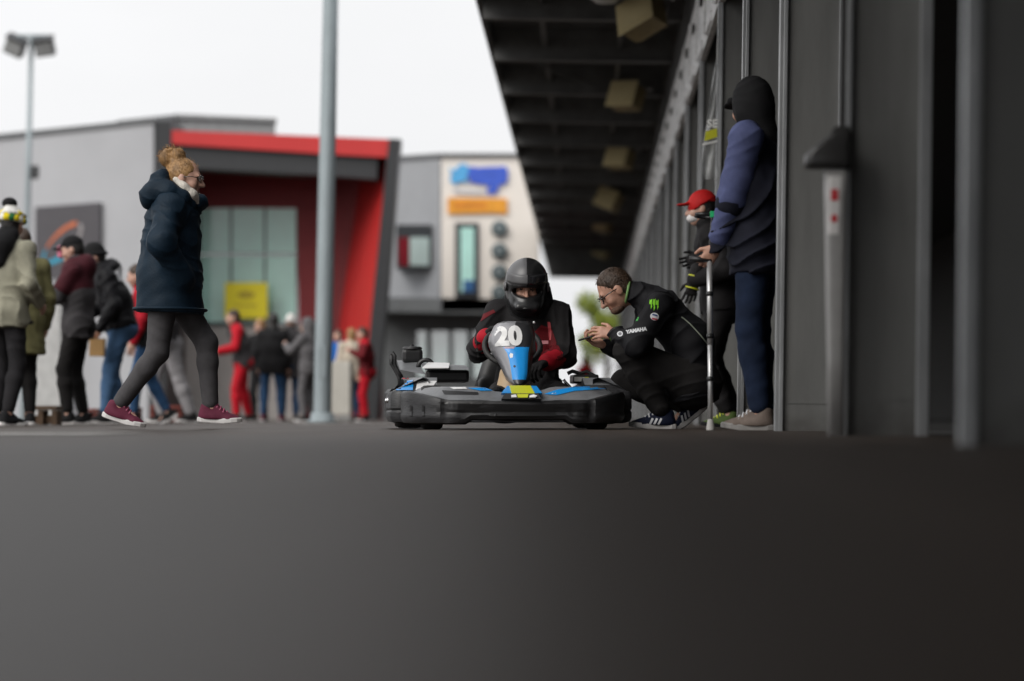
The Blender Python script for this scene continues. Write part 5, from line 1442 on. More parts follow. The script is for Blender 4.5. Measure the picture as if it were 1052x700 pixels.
# helmet
M_HELM = mat('helmet_black', (0.014, 0.014, 0.015), 0.32, var=0.15, coat=0.25); M_HELG = mat('helmet_grey', (0.11, 0.11, 0.115), 0.38, var=0.1, coat=0.1)
HR = J.HR(); F = Field()
F.ell(J.H2(0, -0.015, 0.035), (0.132, 0.150, 0.148), HR, 0.02)
F.ell(J.H2(0, 0.055, -0.085), (0.108, 0.115, 0.092), HR, 0.06)
F.ell(J.H2(0, -0.05, -0.06), (0.118, 0.11, 0.10), HR, 0.05)
F.cap(J.H2(-0.05, 0.16, -0.088), J.H2(0.05, 0.16, -0.088), 0.022, 0.022, 0.03)
F.ell(J.H2(0, 0.13, -0.004), (0.092, 0.15, 0.027), HR, 0.016, 0, True)
F.ell(J.H2(0, 0.0, -0.17), (0.085, 0.10, 0.06), HR, 0.02, 0, True)
hel = F.build('helmet', [M_HELM, M_HELG], D, 0.0055, smooth=2)
# grey right half of the shell and its brow
me = hel.data; mi = np.zeros(len(me.polygons), np.int32)
for p_ in me.polygons:
    r_ = A(p_.center) - J.hc; x_ = r_ @ J.hr; z_ = r_ @ J.hu
    if x_ > 0.006 and z_ > 0.035: mi[p_.index] = 1
me.polygons.foreach_set('material_index', mi)
for k in (-1, 1):
    b = MB(); b.lathe([(0.03, 0), (0.03, 0.008), (0.02, 0.014), (0, 0.014)], 16, M=Matrix.Translation(J.H2(k * 0.124, 0.02, 0.012)) @ Matrix.Rotation(k * PI / 2, 4, 'Y'))
    b.build('visor_hinge', M_HELG, hel)
rows = []
for i in range(5):
    z_ = 0.05 + 0.055 * i / 4
    rows.append([tuple(J.H2(0.130 * math.sin(t), 0.0 + 0.150 * math.cos(t) * math.sqrt(max(0.1, 1 - ((z_ - 0.035) / 0.16) ** 2)) + 0.006, z_)) for t in [R(-66 + 132 * k / 16) for k in range(17)]])
b = MB(); b.grid(rows); v_ = b.build('visor', mat('visor_dark', (0.02, 0.02, 0.022), 0.12, coat=1), hel); v_.modifiers.new('th', 'SOLIDIFY').thickness = 0.003
me = v_.data; me.materials.append(M_HELG)
me.polygons.foreach_set('material_index', np.array([1 if (A(p_.center) - J.hc) @ J.hr > 0.006 else 0 for p_ in me.polygons], np.int32))
b = MB(); b.tube([tuple(J.H2(-0.045, 0.172, -0.09)), tuple(J.H2(0, 0.184, -0.09)), tuple(J.H2(0.045, 0.172, -0.09))], 0.006, 8); b.build('chin_vent', M_BLACKP, hel)
# dark balaclava leaves only the eye band bare
F = Field(); F.ell(J.H2(0, 0.02, -0.072), (0.08, 0.093, 0.062), HR, 0.02); F.ell(J.H2(0, -0.01, 0.07), (0.09, 0.102, 0.06), HR, 0.02); F.build('balaclava', C_BLACK, D, 0.007)
shoes(J, D, cloth('race_boot_black', (0.015, 0.015, 0.016)), C_BLACK, 0.01)

# ------------------------------------------------------------------ crouching mechanic
Mc = person('man in glasses and black team jacket crouching to look at a phone beside the kart', 690, 14.45, 180)
ML = Local(Mc)
def am(px, py, x): q = ML(px, py); return A([x, q[1], q[2]])
pel = am(711, 393, 0)
al = am(681, 425.5, -0.11); ar = am(708, 416, 0.12)
J = Pose(1.80, pel=tuple(pel), lean=(12, 40), head=(6, 40), neckf=0.03,
         lh=tuple(am(629, 344.5, -0.07)), rh=tuple(am(622, 354, 0.06)), lel=(-0.6, -0.15, -1), rel=(0.5, -0.1, -1),
         lf=(al[0], al[1], al[2], 6, 0), rf=(ar[0], ar[1], ar[2], -8, 40), lkn=(-0.35, 1.0, 1), rkn=(0.4, 1.0, 0.3), sw=0.175,
         lhn=((0, 1.0, 0.12), A([0.9, 0.1, -0.35])), rhn=((-0.1, 1.0, 0.1), A([-0.35, 0.1, 0.9])))
# spine and head straight from the photograph
J.mid = am(709, 352, 0); J.neck = am(664, 304, 0); J.u2 = unit(J.neck - J.mid); J.f2 = np.cross(J.u2, J.r2)
J.sl = am(676, 316, -0.185); J.sr = am(668, 318, 0.185)
J.hc = am(631.5, 298, 0.0)
J.el, J.wl = ik(J.sl, am(632, 344, -0.08), 0.30, 0.27, (-1, -0.5, -0.35)); J.er, J.wr = ik(J.sr, am(624, 354, 0.05), 0.30, 0.27, (0.4, -0.1, -1))
body(J, Mc, M_SKIN, M_EYE, 0.005, 0.95, True, M_HBR, M_LIP, curl=(30, 45, 35), lcurl=(20, 38, 30))
ho = hair_short(J, Mc, M_HBR, 0.006, 1.0, 0.022); strands(ho, M_HBR, 1500, 0.017, 0.0013, 0.5, (0, -0.75, -0.65))
F = Field(); HR = J.HR(); F.ell(J.H2(0, 0.05, -0.092), (0.05, 0.052, 0.036), HR, 0.02); F.build('stubble', mat('stubble', (0.15, 0.085, 0.058), 0.8, var=0.3, vs=60), Mc, 0.006)
glasses(J, Mc, M_GLS, 0.022, False, 0.0034)
C_TEAM = cloth('team_jacket_black', (0.011, 0.011, 0.013), 0.7)
jk = jacket(J, Mc, C_TEAM, 0.006, 1.03, 0.10, 2, 0.009, 0.075, sleeve=1.16, cuff=0.02)
trousers(J, Mc, C_BLACKJ, 0.007, 1.16, 0.05, 1, 0.010)
M_LIME = cloth('team_lime', (0.20, 0.55, 0.03), 0.7); M_TWHITE = cloth('team_white', (0.62, 0.63, 0.65), 0.7)
ct = J.neck + unit(J.hc - J.neck) * 0.065
cd = unit(J.hc - J.neck); cx = unit(np.cross(cd, A([0, 1, 0])) if abs(cd[1]) < 0.9 else A([1, 0, 0])); cy = np.cross(cd, cx)
b = MB(); b.tube([tuple(ct + cd * 0.05 + (cx * math.cos(a) + cy * math.sin(a)) * 0.072) for a in [2 * PI * k / 24 for k in range(24)]], 0.009, 6, closed=True); b.build('collar_edge', mat('collar_green_grey', (0.16, 0.30, 0.10), 0.7), jk)
for e, w_ in ((J.el, J.wl), (J.er, J.wr)):
    d = unit(w_ - e); p0 = w_ - d * 0.03; c1 = unit(np.cross(d, A([1, 0.1, 0.2]))); c2 = np.cross(d, c1)
    b = MB(); b.tube([tuple(p0 + (c1 * math.cos(a) + c2 * math.sin(a)) * 0.047) for a in [2 * PI * k / 18 for k in range(18)]], 0.006, 6, closed=True); b.build('cuff_edge', M_LIME, jk)
# marks on the near sleeve: three-stroke claw, oval badge, white lettering
claw = []
def stroke(x0, top, bot, lean):
    return [(x0 - 0.007, top), (x0 - 0.001, top - 0.006), (x0 + 0.006, top + 0.004), (x0 + 0.0075 + lean * 0.3, top - 0.03), (x0 + 0.004 + lean * 0.6, 0.0), (x0 + 0.006 + lean, bot + 0.02), (x0 - 0.001 + lean, bot), (x0 - 0.003 + lean * 0.7, bot + 0.03), (x0 - 0.006 + lean * 0.4, 0.005), (x0 - 0.0075, top - 0.03)]
nv = A([-1.0, 0, 0])
def sleeve_decal(name, m2, px, py, m, rot=0, off=0.004, label=None):
    o = am(px, py, -0.6); u = A([0, -math.cos(R(rot)), math.sin(R(rot))]); v = A([0, math.sin(R(rot)), math.cos(R(rot))])
    return decal(name, m2, jk, o, u, v, m, jk, off, 0.7, label)
for x0, tp, bt, ln in ((-0.019, 0.034, -0.026, 0.006), (0.0, 0.038, -0.034, 0.005), (0.019, 0.034, -0.024, 0.006)):
    sleeve_decal('claw_stroke', poly_mesh(stroke(x0, tp, bt, ln), 1), 670.2, 316, M_LIME, rot=-6)
sleeve_decal('oval_badge', poly_mesh(disc2d(0.026, 0.023, 20), 1), 671, 327.5, M_TWHITE, rot=-14)
sleeve_decal('badge_mark', poly_mesh([(-0.018, 0.004), (0.017, 0.004), (0.015, 0.014), (-0.013, 0.014)], 1), 671, 327.5, mat('badge_blue', (0.06, 0.10, 0.25), 0.6), rot=-14, off=0.006)
sleeve_decal('badge_mark', poly_mesh([(-0.012, -0.014), (0.016, -0.012), (0.020, -0.003), (-0.016, -0.004)], 1), 671, 328.5, mat('badge_red', (0.5, 0.06, 0.08), 0.6), rot=-14, off=0.006)
sleeve_decal('lettering', text_mesh('YAMAHA', 0.029, 0.002, 0.12), 652.5, 341.7, M_TWHITE, rot=9)
sleeve_decal('emblem_ring', poly_mesh(disc2d(0.017, 0.017, 18), 1), 636.3, 344.5, M_TWHITE, rot=10)
sleeve_decal('emblem_mark', poly_mesh(disc2d(0.010, 0.010, 14), 1), 636.3, 344.5, mat('emblem_grey', (0.2, 0.2, 0.22), 0.6), rot=10, off=0.006)
sleeve_decal('chest_badge', poly_mesh([(-0.012, -0.02), (0.010, -0.014), (0.016, 0.006), (0.006, 0.022), (-0.006, 0.010)], 1), 652.5, 329, mat('badge_green', (0.06, 0.40, 0.08), 0.6), rot=0)
b = MB()
def back_line(pts): b.tube([tuple(am(x, y, -0.20 + d)) for x, y, d in pts], 0.004, 6)
v2 = []
for i in range(14):
    f = i / 13; px_ = 699 + 30 * f; py_ = 327 + 32 * f ** 1.2
    o = am(px_, py_, -0.7); bvh = None
    v2.append((o[1], o[2]))
bvh = BVHTree.FromPolygons([x.co[:] for x in jk.data.vertices], [p.vertices[:] for p in jk.data.polygons])
pts = []
for y_, z_ in v2:
    h = bvh.ray_cast(Vector((-0.8, y_, z_)), Vector((1, 0, 0)))
    if h[0] is not None: pts.append(tuple(h[0] + Vector((-0.002, 0, 0))))
if len(pts) > 2: b.tube(pts, 0.004, 6); b.build('piping', mat('piping_grey', (0.22, 0.25, 0.2), 0.6), jk)
sh = shoe(Mc, J.al, J.tl, J.tul, 1.03, cloth('trainer_navy', (0.010, 0.014, 0.035), 0.7), M_SOLE, 0.006, laces=M_TWHITE, m_tr=M_TWHITE)
shoe(Mc, J.ar, J.tr, J.tur, 1.03, MATS['trainer_navy'], M_SOLE, 0.006, laces=M_TWHITE, m_tr=M_TWHITE)
# the phone rests in his hands
pc = am(607, 346.5, -0.03)
ph = thing('phone', 'slim black phone held in the crouching man\'s hands', 'phone', Vector(world_mat(Mc) @ Vector(pc)), (0, 0, R(180 - 90)))
Mp = Matrix.Rotation(R(-17), 4, 'X')
b = MB(); b.box((-0.037, -0.075, -0.0045), (0.037, 0.078, 0.0045), M=Mp, bev=0.006); cs = b.build('case', M_BLACKP, ph)
b = MB(); b.box((-0.033, -0.070, 0.0047), (0.033, 0.072, 0.0056), M=Mp); b.build('screen', mat('phone_glass', (0.015, 0.016, 0.02), 0.05, coat=1), ph)

# ------------------------------------------------------------------ tall man on crutches
S1 = person('tall man in dark hooded jacket with pale blue sleeve and jeans leaning on a crutch', 784, 13.15, 162)
SL = Local(S1)
def as_(px, py, x): q = SL(px, py); return A([x, q[1], q[2]])
J = Pose(1.90, pel=tuple(as_(779, 250, 0.0)), lean=(2, 3), head=(-42, 12), neckf=0.03, lh=tuple(as_(738.5, 259, -0.16)), rh=tuple(as_(772, 255, 0.10)), lel=(-0.3, -0.9, -0.2), rel=(0.3, -0.9, 0),
         lf=(-0.10, as_(786, 420, 0)[1], None, 4, 0), rf=(0.11, as_(781, 420, 0)[1], None, -4, 0), sw=0.20, lhn=((0, 0.55, -0.8), A([0.75, 0.35, 0.1])), rhn=((0, 0.5, -0.85), A([-0.8, 0.3, 0])))
C_DNAVY = cloth('jacket_ink', (0.012, 0.013, 0.022), 0.8); C_PALE = cloth('sleeve_pale_blue', (0.085, 0.10, 0.21), 0.75)
C_JEAN = cloth('denim_dark', (0.012, 0.020, 0.044), 0.9, var=0.35, vs=6)
body(J, S1, M_SKIN, M_EYE, 0.007, 1.0, True, M_HBK, M_LIP, curl=(50, 60, 45))
J2 = J
jk = jacket(J, S1, C_DNAVY, 0.008, 1.12, 0.16, 4, 0.011, 0.06, sleeve=0.82)
F = Field(); q = 0.09
F.cap(J.sl * 0.7 + J.neck * 0.3 + A([0, 0, 0.02]), J.sl + A([0, 0, 0.025]), 0.07, q, 0.03); F.cap(J.sl + A([0, 0, 0.025]), J.sl * 0.35 + J.el * 0.65, q, q * 0.92, 0.03); F.cap(J.sl * 0.35 + J.el * 0.65, J.el, q * 0.92, q * 0.86, 0.03); F.cap(J.el, J.el * 0.22 + J.wl * 0.78, q * 0.86, q * 0.66, 0.03)
d_ = unit(J.wl - J.el)
sv = F.build('pale_sleeve', C_PALE, jk, 0.007, 0.008, 16, 7)
F = Field(); F.cap(J.el + d_ * 0.01, J.el + d_ * 0.035, 0.083, 0.082, 0.01); F.build('sleeve_band', C_DNAVY, sv, 0.008)
J.s *= 0.93; hood_up(J, S1, C_BLACK, 0.009); J.s /= 0.93
b = MB(); pass
F = Field(); F.ell(J.H2(0, 0.125, 0.045), (0.07, 0.075, 0.014), J.HR(), 0.01); F.cap(J.H2(-0.05, 0.09, 0.05), J.H2(0.05, 0.09, 0.05), 0.022, 0.022, 0.02); F.build('cap_brim', C_BLACK, S1, 0.008)
trousers(J, S1, C_JEAN, 0.009, 1.02, 0.035, 8, 0.009, 'jeans')
shoes(J, S1, cloth('trainer_tan', (0.17, 0.135, 0.115), 0.7), mat('sole_grey', (0.25, 0.24, 0.23), 0.7), 0.008, laces=M_TWHITE)
# crutches are things of their own
M_CR = mat('crutch_aluminium', (0.55, 0.55, 0.55), 0.35, 0.6, var=0.08)
def crutch(label, tip, grip, cuff, fwd):
    t = thing('crutch', label, 'crutch', tip, (0, 0, 0), 'crutches of the tall man')
    tip, grip, cuff = Vector(tip), Vector(grip), Vector(cuff); o = tip
    g = grip - o; c = cuff - o; d = g.normalized()
    b = MB(); b.tube([d * 0.03, d * (g.length * 0.55)], 0.0135, 12); b.tube([d * (g.length * 0.5), g], 0.0155, 12); b.build('shaft', M_CR, t)
    b = MB(); b.lathe([(0.022, 0), (0.024, 0.01), (0.017, 0.05), (0.015, 0.06)], 14, M=d.to_track_quat('Z', 'Y').to_matrix().to_4x4()); b.build('ferrule', mat('ferrule_grey', (0.45, 0.44, 0.42), 0.8), t)
    b = MB()
    for f in (0.30, 0.55, 0.8): b.tube([g * f - d * 0.012, g * f + d * 0.012], 0.019, 12)
    b.build('collar_ring', M_BLACKP, t)
    b = MB(); f = Vector(fwd); b.tube([g - f * 0.01, g + f * 0.11], [0.017, 0.015], 12); b.build('grip', M_BLACKP, t)
    b = MB(); b.tube([g, g.lerp(c, 0.5), c], 0.011, 10); b.build('forearm_tube', M_BLACKP, t)
    b = MB(); dd = (c - g).normalized(); u = f.normalized(); w_ = dd.cross(u)
    b.tube([c + (u * math.cos(a) + w_ * math.sin(a)) * 0.055 + u * 0.045 for a in [R(30 + 300 * k / 14) for k in range(15)]], 0.010, 8); b.build('cuff', M_BLACKP, t)
    b = MB(); b.box(tuple(c + Vector((-0.02, -0.075, -0.012))), tuple(c + Vector((0.018, -0.064, 0.022))), bev=0.004); b.build('reflector', mat('reflector_green', (0.02, 0.45, 0.16), 0.3), t)
    return t
S1w = world_mat(S1)
gp = S1w @ Vector(J.wl + A([0.0, 0.035, -0.07]))
tp = G(730, 13.0)
crutch('grey metal crutch in the tall man\'s near hand, with a green tag at its cuff', tp, gp, gp + (gp - tp).normalized() * 0.24 + Vector((0.02, 0, 0)), (-1, 0, 0.05))
# ------------------------------------------------------------------ the people waiting behind
GR_L = 'people waiting along the grey hall'; GR_M = 'people standing in front of the red portal'; 
def crowd(label, px, Y, face, H, group, vox, P_, body_kw={}, jk=None, tr=None, hd=None, sh=(C_BLACK, M_SOLE), skin=None):
    t = person(label, px, Y, face, group)
    J = Pose(H, **P_)
    body(J, t, skin or M_SKIN2, M_EYE, vox * 0.85, 0.95, True, M_HBR, M_LIP, **body_kw)
    if jk: m, kw = jk; jo = jacket(J, t, m, vox, **kw)
    else: jo = None
    if tr: m, kw = tr; trousers(J, t, m, vox, **kw)
    for h in hd or (): h(J, t)
    shoes(J, t, sh[0], sh[1], vox)
    return t, J, jo
C_KHAKI = cloth('jacket_khaki', (0.29, 0.28, 0.215), 0.85, vs=5); C_OLIVE = cloth('coat_olive', (0.15, 0.14, 0.065), 0.85)
C_CHAR = cloth('trousers_charcoal', (0.022, 0.021, 0.023), 0.9); C_MAR = cloth('jacket_maroon', (0.060, 0.012, 0.018), 0.75); C_DGREY = cloth('jacket_dark_grey', (0.055, 0.052, 0.055), 0.85)
C_DENIM = cloth('denim_blue', (0.065, 0.13, 0.24), 0.9, var=0.35, vs=6); C_DENIM2 = cloth('denim_mid', (0.03, 0.075, 0.16), 0.9, var=0.3)
C_LGREY = cloth('trousers_light_grey', (0.30, 0.29, 0.30), 0.9); C_RED = cloth('race_red', (0.50, 0.010, 0.022), 0.7); C_MGREY = cloth('overall_grey', (0.13, 0.125, 0.13), 0.85)
C_CREAM = cloth('jacket_cream', (0.60, 0.52, 0.42), 0.85); C_BLUE = cloth('top_blue', (0.012, 0.13, 0.48), 0.75)
def loc(px, Y, dpx, z, x, sc):       # helper: forward offset in pixels to the left, height in metres
    return (x, dpx / sc, z)
# khaki jacket, bobble hat
B_W = cloth('knit_white', (0.7, 0.69, 0.66), 0.95, bump=0.7, bs=60); B_Y = cloth('knit_yellow', (0.65, 0.52, 0.02), 0.95, bump=0.7, bs=60); B_G = cloth('knit_green', (0.03, 0.16, 0.06), 0.95, bump=0.7, bs=60)
t, J, jo = crowd('person in khaki jacket and yellow, green and white bobble hat at the left edge', 3, 19.4, 60, 1.76, GR_L, 0.011,
    dict(lean=(2, 4), head=(20, 8), lh=(-0.16, 0.20, 1.02), rh=(0.2, 0.18, 1.0), lf=(-0.12, 0.04, None, 10, 0), rf=(0.1, -0.06, None, -12, 0), lel=(-0.8, -0.5, 0)),
    jk=(C_KHAKI, dict(fit=1.12, length=0.14, fold=0.014, hood=False, collar=0.05)), tr=(C_CHAR, dict(fold=0.009)), hd=[lambda J, t: hair_short(J, t, M_HBK, 0.011, 1.0, 0, 0.09)])
beanie(J, t, [B_Y, B_W, B_G, B_Y], 0.009, 'bobble_hat', bobble=4, mats=None) if False else None
bh = Field(); HR = J.HR(); s_ = J.s
bh.ell(J.H2(0, -0.018, 0.04), (0.098 * s_, 0.116 * s_, 0.11 * s_), HR, 0.01, 1)
for k in range(16):
    a = 2 * PI * k / 16; bh.ell(J.H2(0.09 * math.cos(a), -0.016 + 0.11 * math.sin(a), 0.03), (0.027, 0.027, 0.03), None, 0.008, (0, 2, 0, 1)[k % 4])
    bh.ell(J.H2(0.088 * math.cos(a + 0.2), -0.016 + 0.106 * math.sin(a + 0.2), 0.075), (0.027, 0.027, 0.024), None, 0.008, (1, 1, 0, 1)[k % 4])
bh.ell(J.H2(-0.02, -0.04, 0.165), (0.062, 0.062, 0.05), None, 0.01, 3)
bh.cut(J.H2(0, 0, 0.005), -J.hu)
bh.build('bobble_hat', [B_Y, B_W, B_G, C_BLACK], t, 0.009)
F = Field(); F.chain([J.H2(0, -0.07, -0.10), J.neck - J.f2 * 0.13 - J.u2 * 0.02, J.neck - J.f2 * 0.15 - J.u2 * 0.16], [0.075, 0.095, 0.07], 0.05, 0, J.r2, 1.4); F.build('scarf', C_BLACK, t, 0.011, 0.01, 12)
crowd('person in olive coat half hidden behind the khaki jacket', 19, 20.9, 120, 1.72, GR_L, 0.012, dict(lean=(2, 3), head=(10, 5)), jk=(C_OLIVE, dict(fit=1.1, length=0.3, flare=0.02)), tr=(C_BLACKJ, {}), hd=[lambda J, t: hair_short(J, t, M_HBR, 0.012, 1.03, 0, 0.05)])
# man in maroon
t, J, jo = crowd('man in maroon and grey jacket with dark cap holding a pale cup, facing left', 78, 22.4, 178, 1.76, GR_L, 0.011,
    dict(lean=(0, 6), head=(5, 14), lh=(-0.10, 0.36, 1.28), rh=(0.08, 0.37, 1.30), lel=(-0.5, -0.6, -0.8), rel=(0.5, -0.6, -0.8), lf=(-0.11, 0.05, None, 5, 0), rf=(0.10, -0.05, None, -5, 0)), dict(curl=(45, 55, 40)),
    jk=([C_DGREY, C_MAR], dict(fit=1.1, length=0.13, fold=0.012, hood=True, mi_sh=1)), tr=(C_BLACKJ, dict(fit=1.05)), hd=[lambda J, t: hair_short(J, t, M_HBK, 0.011), lambda J, t: cap_hat(J, t, C_BLACK, 0.009)])
F = Field(); F.cap(J.neck - J.u2 * 0.05, J.mid + J.u2 * 0.02, 0.145, 0.148, 0.03, 0, J.r2, 1.42); F.cap(J.sl, J.sl * 0.4 + J.el * 0.6, 0.082, 0.08, 0.04); F.cap(J.sr, J.sr * 0.4 + J.er * 0.6, 0.082, 0.08, 0.04); F.ell(J.neck - J.f2 * 0.10, (0.14, 0.09, 0.11), None, 0.05)
F.build('yoke', C_MAR, jo, 0.011, 0.010, 12)
F = Field(); F.cap(J.H2(0, 0.105, 0.035), J.H2(0, 0.115, -0.03), 0.03, 0.028, 0.02); F.build('headband', cloth('knit_pink', (0.75, 0.25, 0.35), 0.9), t, 0.009)
cp = Vector(world_mat(t) @ Vector((J.wl + J.wr) / 2 + Vector((0, 0.115, -0.02))))
c = thing('cup', 'pale paper cup in the hands of the man in maroon', 'cup', cp)
b = MB(); b.lathe([(0, 0), (0.028, 0), (0.038, 0.10), (0.036, 0.10), (0.027, 0.006), (0, 0.006)], 18); b.build('cup_body', mat('cup_cream', (0.6, 0.5, 0.42), 0.6), c)
b = MB(); b.lathe([(0.037, 0.101), (0.041, 0.101), (0.041, 0.106), (0.034, 0.112), (0, 0.112)], 18); b.build('lid', M_KWHITE, c)
# black hoodie with white mark
t, J, jo = crowd('man in black hoodie with white emblem on the back and blue jeans, leaning forward', 122, 23.4, 196, 1.80, GR_L, 0.011,
    dict(lean=(14, 26), head=(0, 22), lh=(-0.24, 0.22, 0.92), rh=(0.12, 0.42, 1.05), lf=(-0.13, 0.14, None, 5, 0), rf=(0.11, -0.02, None, -5, 0)), dict(curl=(50, 55, 40)),
    jk=(C_BLACK2, dict(fit=1.14, length=0.02, fold=0.014, hood=True)), tr=(C_DENIM, dict(fit=1.08, fold=0.010)), hd=[lambda J, t: hair_short(J, t, M_HBK, 0.011), lambda J, t: beanie(J, t, C_BLACK, 0.010)])
bo = A(J.neck * 0.68 + J.mid * 0.32); decal('emblem', poly_mesh([(-0.10, -0.05), (-0.03, -0.07), (0.02, -0.02), (0.09, -0.08), (0.12, 0.03), (0.05, 0.08), (-0.04, 0.07), (-0.11, 0.04)], 3), jo, bo - J.r2 * 0.05, J.r2, J.u2, M_TWHITE, jo, 0.006, 0.5)
hp = Vector(world_mat(t) @ Vector(J.wl + A([0, 0.02, -0.10])))
c = thing('cardboard_box', 'small plain tan cardboard box held at hip height by the man in black hoodie', 'box', hp + Vector((0, 0, -0.17)))
b = MB(); b.box((-0.07, -0.05, 0), (0.07, 0.05, 0.165), bev=0.004); b.build('carton', mat('cardboard', (0.42, 0.25, 0.10), 0.8, var=0.1), c)
b = MB(); b.box((-0.072, -0.052, 0.166), (0.072, 0.0, 0.170)); b.box((-0.072, 0.002, 0.166), (0.072, 0.052, 0.170)); b.build('flaps', MATS['cardboard'], c)
crowd('person in blue jeans and red and black jacket mostly hidden by the navy parka', 150, 25.2, 185, 1.68, GR_L, 0.013, dict(lean=(5, 12), head=(0, 15), lf=(-0.12, 0.12, None, 5, 0), rf=(0.12, -0.22, 0.12, -5, 30)), jk=([C_BLACK, C_SRED], dict(fit=1.1, mi_sl=1, mi_sh=1)), tr=(C_DENIM2, {}), hd=[lambda J, t: hair_short(J, t, M_HBR, 0.013)])
crowd('person in light grey trousers seen between the legs of the walking woman', 180, 26.5, 200, 1.70, GR_L, 0.013, dict(lean=(3, 6), head=(0, 10), pel=(0, 0.10, 0.88), lf=(-0.12, -0.16, None, 5, 0), rf=(0.1, 0.12, None, -5, 0)), jk=(C_DGREY, dict(fit=1.05)), tr=(C_LGREY, dict(fit=1.12, calf=1.1)), hd=[lambda J, t: hair_short(J, t, M_HBR, 0.013)])
# the group before the portal
V = 0.014
S_ = dict(lean=(1, 3), head=(0, 8))
crowd('person in red trousers and grey jacket with red sleeves leaning to the left', 248, 35.0, 192, 1.64, GR_M, V, dict(lean=(8, 16), head=(0, 6), lh=(-0.2, 0.36, 1.02), rh=(0.15, 0.34, 1.0), lf=(-0.13, 0.08, None, 5, 0), rf=(0.1, -0.12, None, -5, 0)), jk=([C_DGREY, C_RED], dict(fit=1.1, mi_sl=1, mi_sr=1, mi_sh=1)), tr=(C_RED, dict(fit=1.12)), hd=[lambda J, t: hair_short(J, t, M_HBR, V)])
crowd('fair haired person in black standing just behind the red trousers', 267, 36.6, 240, 1.55, GR_M, V, dict(S_), jk=(C_BLACK, dict(fit=1.1)), tr=(C_CHAR, {}), hd=[lambda J, t: hair_short(J, t, M_HBL, V, 1.1, 0, 0.12)])
crowd('dark haired person in black jacket and blue jeans with back turned', 278, 35.6, 85, 1.60, GR_M, V, dict(lean=(4, 6), head=(20, 12), lf=(-0.12, 0.0, None, 10, 0), rf=(0.14, 0.08, None, -14, 0)), jk=(C_BLACK, dict(fit=1.15, length=0.16)), tr=(C_DENIM2, {}), hd=[lambda J, t: hair_short(J, t, M_HBK, V, 1.12, 0, 0.10)], sh=(M_SHW, M_SOLE))
crowd('person in dark grey coat with white cap and jeans', 297, 35.9, 100, 1.60, GR_M, V, dict(lean=(3, 5), head=(-10, 10)), jk=(C_DGREY, dict(fit=1.12, length=0.22)), tr=(C_DENIM2, {}), hd=[lambda J, t: beanie(J, t, B_W, V)])
crowd('person in grey overalls and grey hood beside the steel mast', 317, 33.2, 150, 1.42, GR_M, V, dict(lean=(2, 6), head=(10, 8), lh=(-0.16, 0.30, 1.05)), jk=(C_MGREY, dict(fit=1.15, length=0.12)), tr=(C_MGREY, dict(fit=1.1)), hd=[lambda J, t: hood_up(J, t, C_MGREY, V)])
crowd('person in bright blue top behind the cream barrier block', 347, 37.4, 250, 1.42, GR_M, V, dict(S_), jk=(C_BLUE, dict(fit=1.1)), tr=(C_CHAR, {}), hd=[lambda J, t: hair_short(J, t, M_HBR, V)])
crowd('person in cream jacket with fair hair right of the blue top', 360, 36.9, 110, 1.42, GR_M, V, dict(S_), jk=(C_CREAM, dict(fit=1.15, length=0.14)), tr=(C_DENIM2, {}), hd=[lambda J, t: hair_short(J, t, M_HBL, V, 1.08, 0, 0.05)])
crowd('person in full red and black race suit left of the kart', 376, 34.6, 188, 1.36, GR_M, V, dict(lean=(3, 9), head=(0, 10), lh=(-0.18, 0.24, 1.0)), jk=([C_SRED2, C_RED], dict(fit=1.1, mi_sh=1)), tr=(C_RED, dict(fit=1.12)), hd=[lambda J, t: hair_short(J, t, M_HBR, V)])
crowd('distant person in red jacket between the kart driver and the crouching man', 601, 66.0, 230, 1.72, None, 0.02, dict(S_), jk=(C_RED, dict(fit=1.15)), tr=(C_CHAR, {}), hd=[lambda J, t: hair_short(J, t, M_HBR, 0.02)])
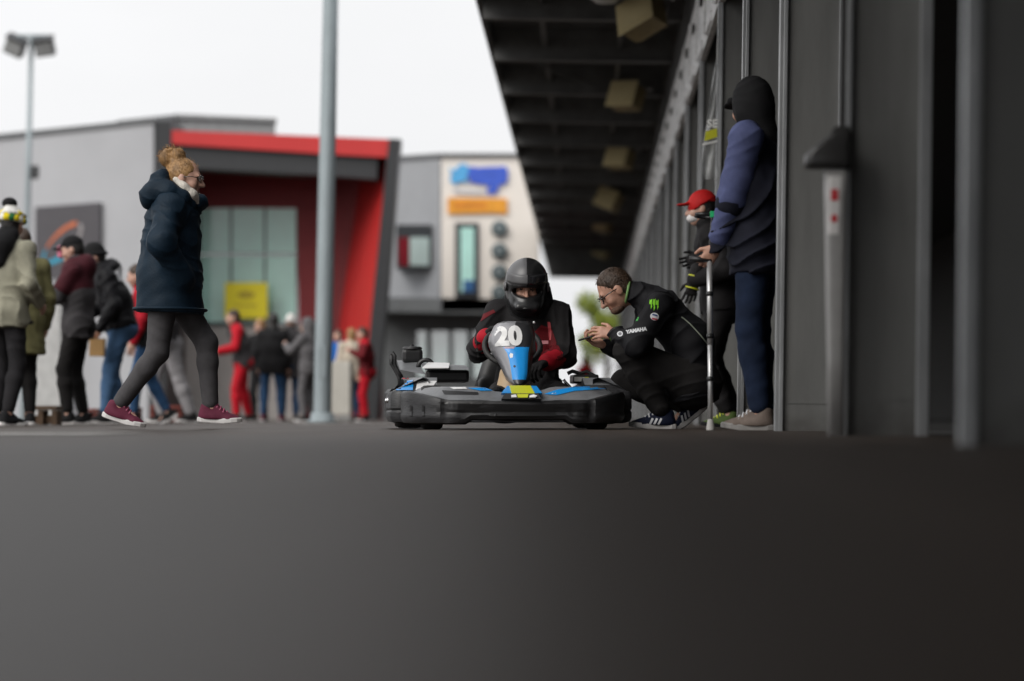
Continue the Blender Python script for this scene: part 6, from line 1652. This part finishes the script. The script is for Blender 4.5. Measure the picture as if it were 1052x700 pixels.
# rider by the garage door, behind the man on crutches
Y2 = 17.0
t = person('rider in black race suit with red cap and yellow trimmed glove by the garage door', 742, Y2, 176)
L2 = Local(t)
def a2(px, py, x): q = L2(px, py); return A([x, q[1], q[2]])
J = Pose(1.70, pel=tuple(a2(741, 312, 0)), lean=(6, 14), head=(0, 6), neckf=0.03, lh=tuple(a2(714, 290, -0.20)), rh=tuple(a2(719, 262, 0.10)), lel=(-0.3, -0.9, 0.1), rel=(0.4, -0.8, -0.4), lhn=((0, 0.15, -1), A([1, 0.2, 0])), rhn=((0, 1, -0.2), A([-0.3, 0, -1])), lf=(-0.10, a2(749, 430, 0)[1], None, 5, 0), rf=(0.10, a2(757, 430, 0)[1], None, -5, 0))
body(J, t, M_SKIN2, M_EYE, 0.009, 1, False, M_HBR, M_LIP)
jk = jacket(J, t, C_SUIT, 0.009, 1.12, 0.06, 3, 0.010, 0.06, sleeve=1.12)
trousers(J, t, C_SUIT, 0.009, 1.12, 0.06, 3, 0.010, 'suit_legs')
hair_short(J, t, M_HBK, 0.01)
C_CAPR = cloth('cap_red', (0.50, 0.015, 0.015), 0.6)
cap_hat(J, t, C_CAPR, 0.008)
F = Field(); F.ell(J.H2(0, -0.015, 0.02), (0.094, 0.112, 0.098), J.HR(), 0.01); F.cut(J.H2(0, 0.02, 0.0), -unit(J.hu + J.hf * 0.5)); F.build('cap_crown', C_CAPR, t, 0.008)
F = Field(); F.ell(J.H2(0, 0.052, -0.066), (0.058, 0.062, 0.04), J.HR(), 0.01); F.build('face_mask', cloth('mask_white', (0.72, 0.70, 0.69), 0.8), t, 0.008)
for sgn, e, w_ in ((-1, J.el, J.wl), (1, J.er, J.wr)):
    F = Field(); d = unit(A([-0.2, 0.8, -0.45])) if sgn > 0 else unit(A([0, 0.25, -1.0])); hand(F, w_, d, A([-sgn, 0.2, 0.0]), sgn, 1.1, (25, 35, 25), 1.2); F.cap(w_ - d * 0.08, w_, 0.05, 0.042, 0.02); g_ = F.build('glove', GLOVE, t, 0.006)
    b = MB(); c1 = unit(np.cross(d, A([1, 0.2, 0.1]))); c2 = np.cross(d, c1)
    for o_ in ((-0.03, 0.055) if sgn < 0 else (-0.03,)): b.tube([tuple(w_ + d * o_ + (c1 * math.cos(a) + c2 * math.sin(a)) * 0.047) for a in [2 * PI * k / 16 for k in range(16)]], 0.0055, 6, closed=True)
    b.build('yellow_trim', M_KYEL, g_)
shoes(J, t, cloth('race_boot_lime', (0.07, 0.11, 0.03), 0.7), C_BLACK, 0.008, laces=M_KYEL)
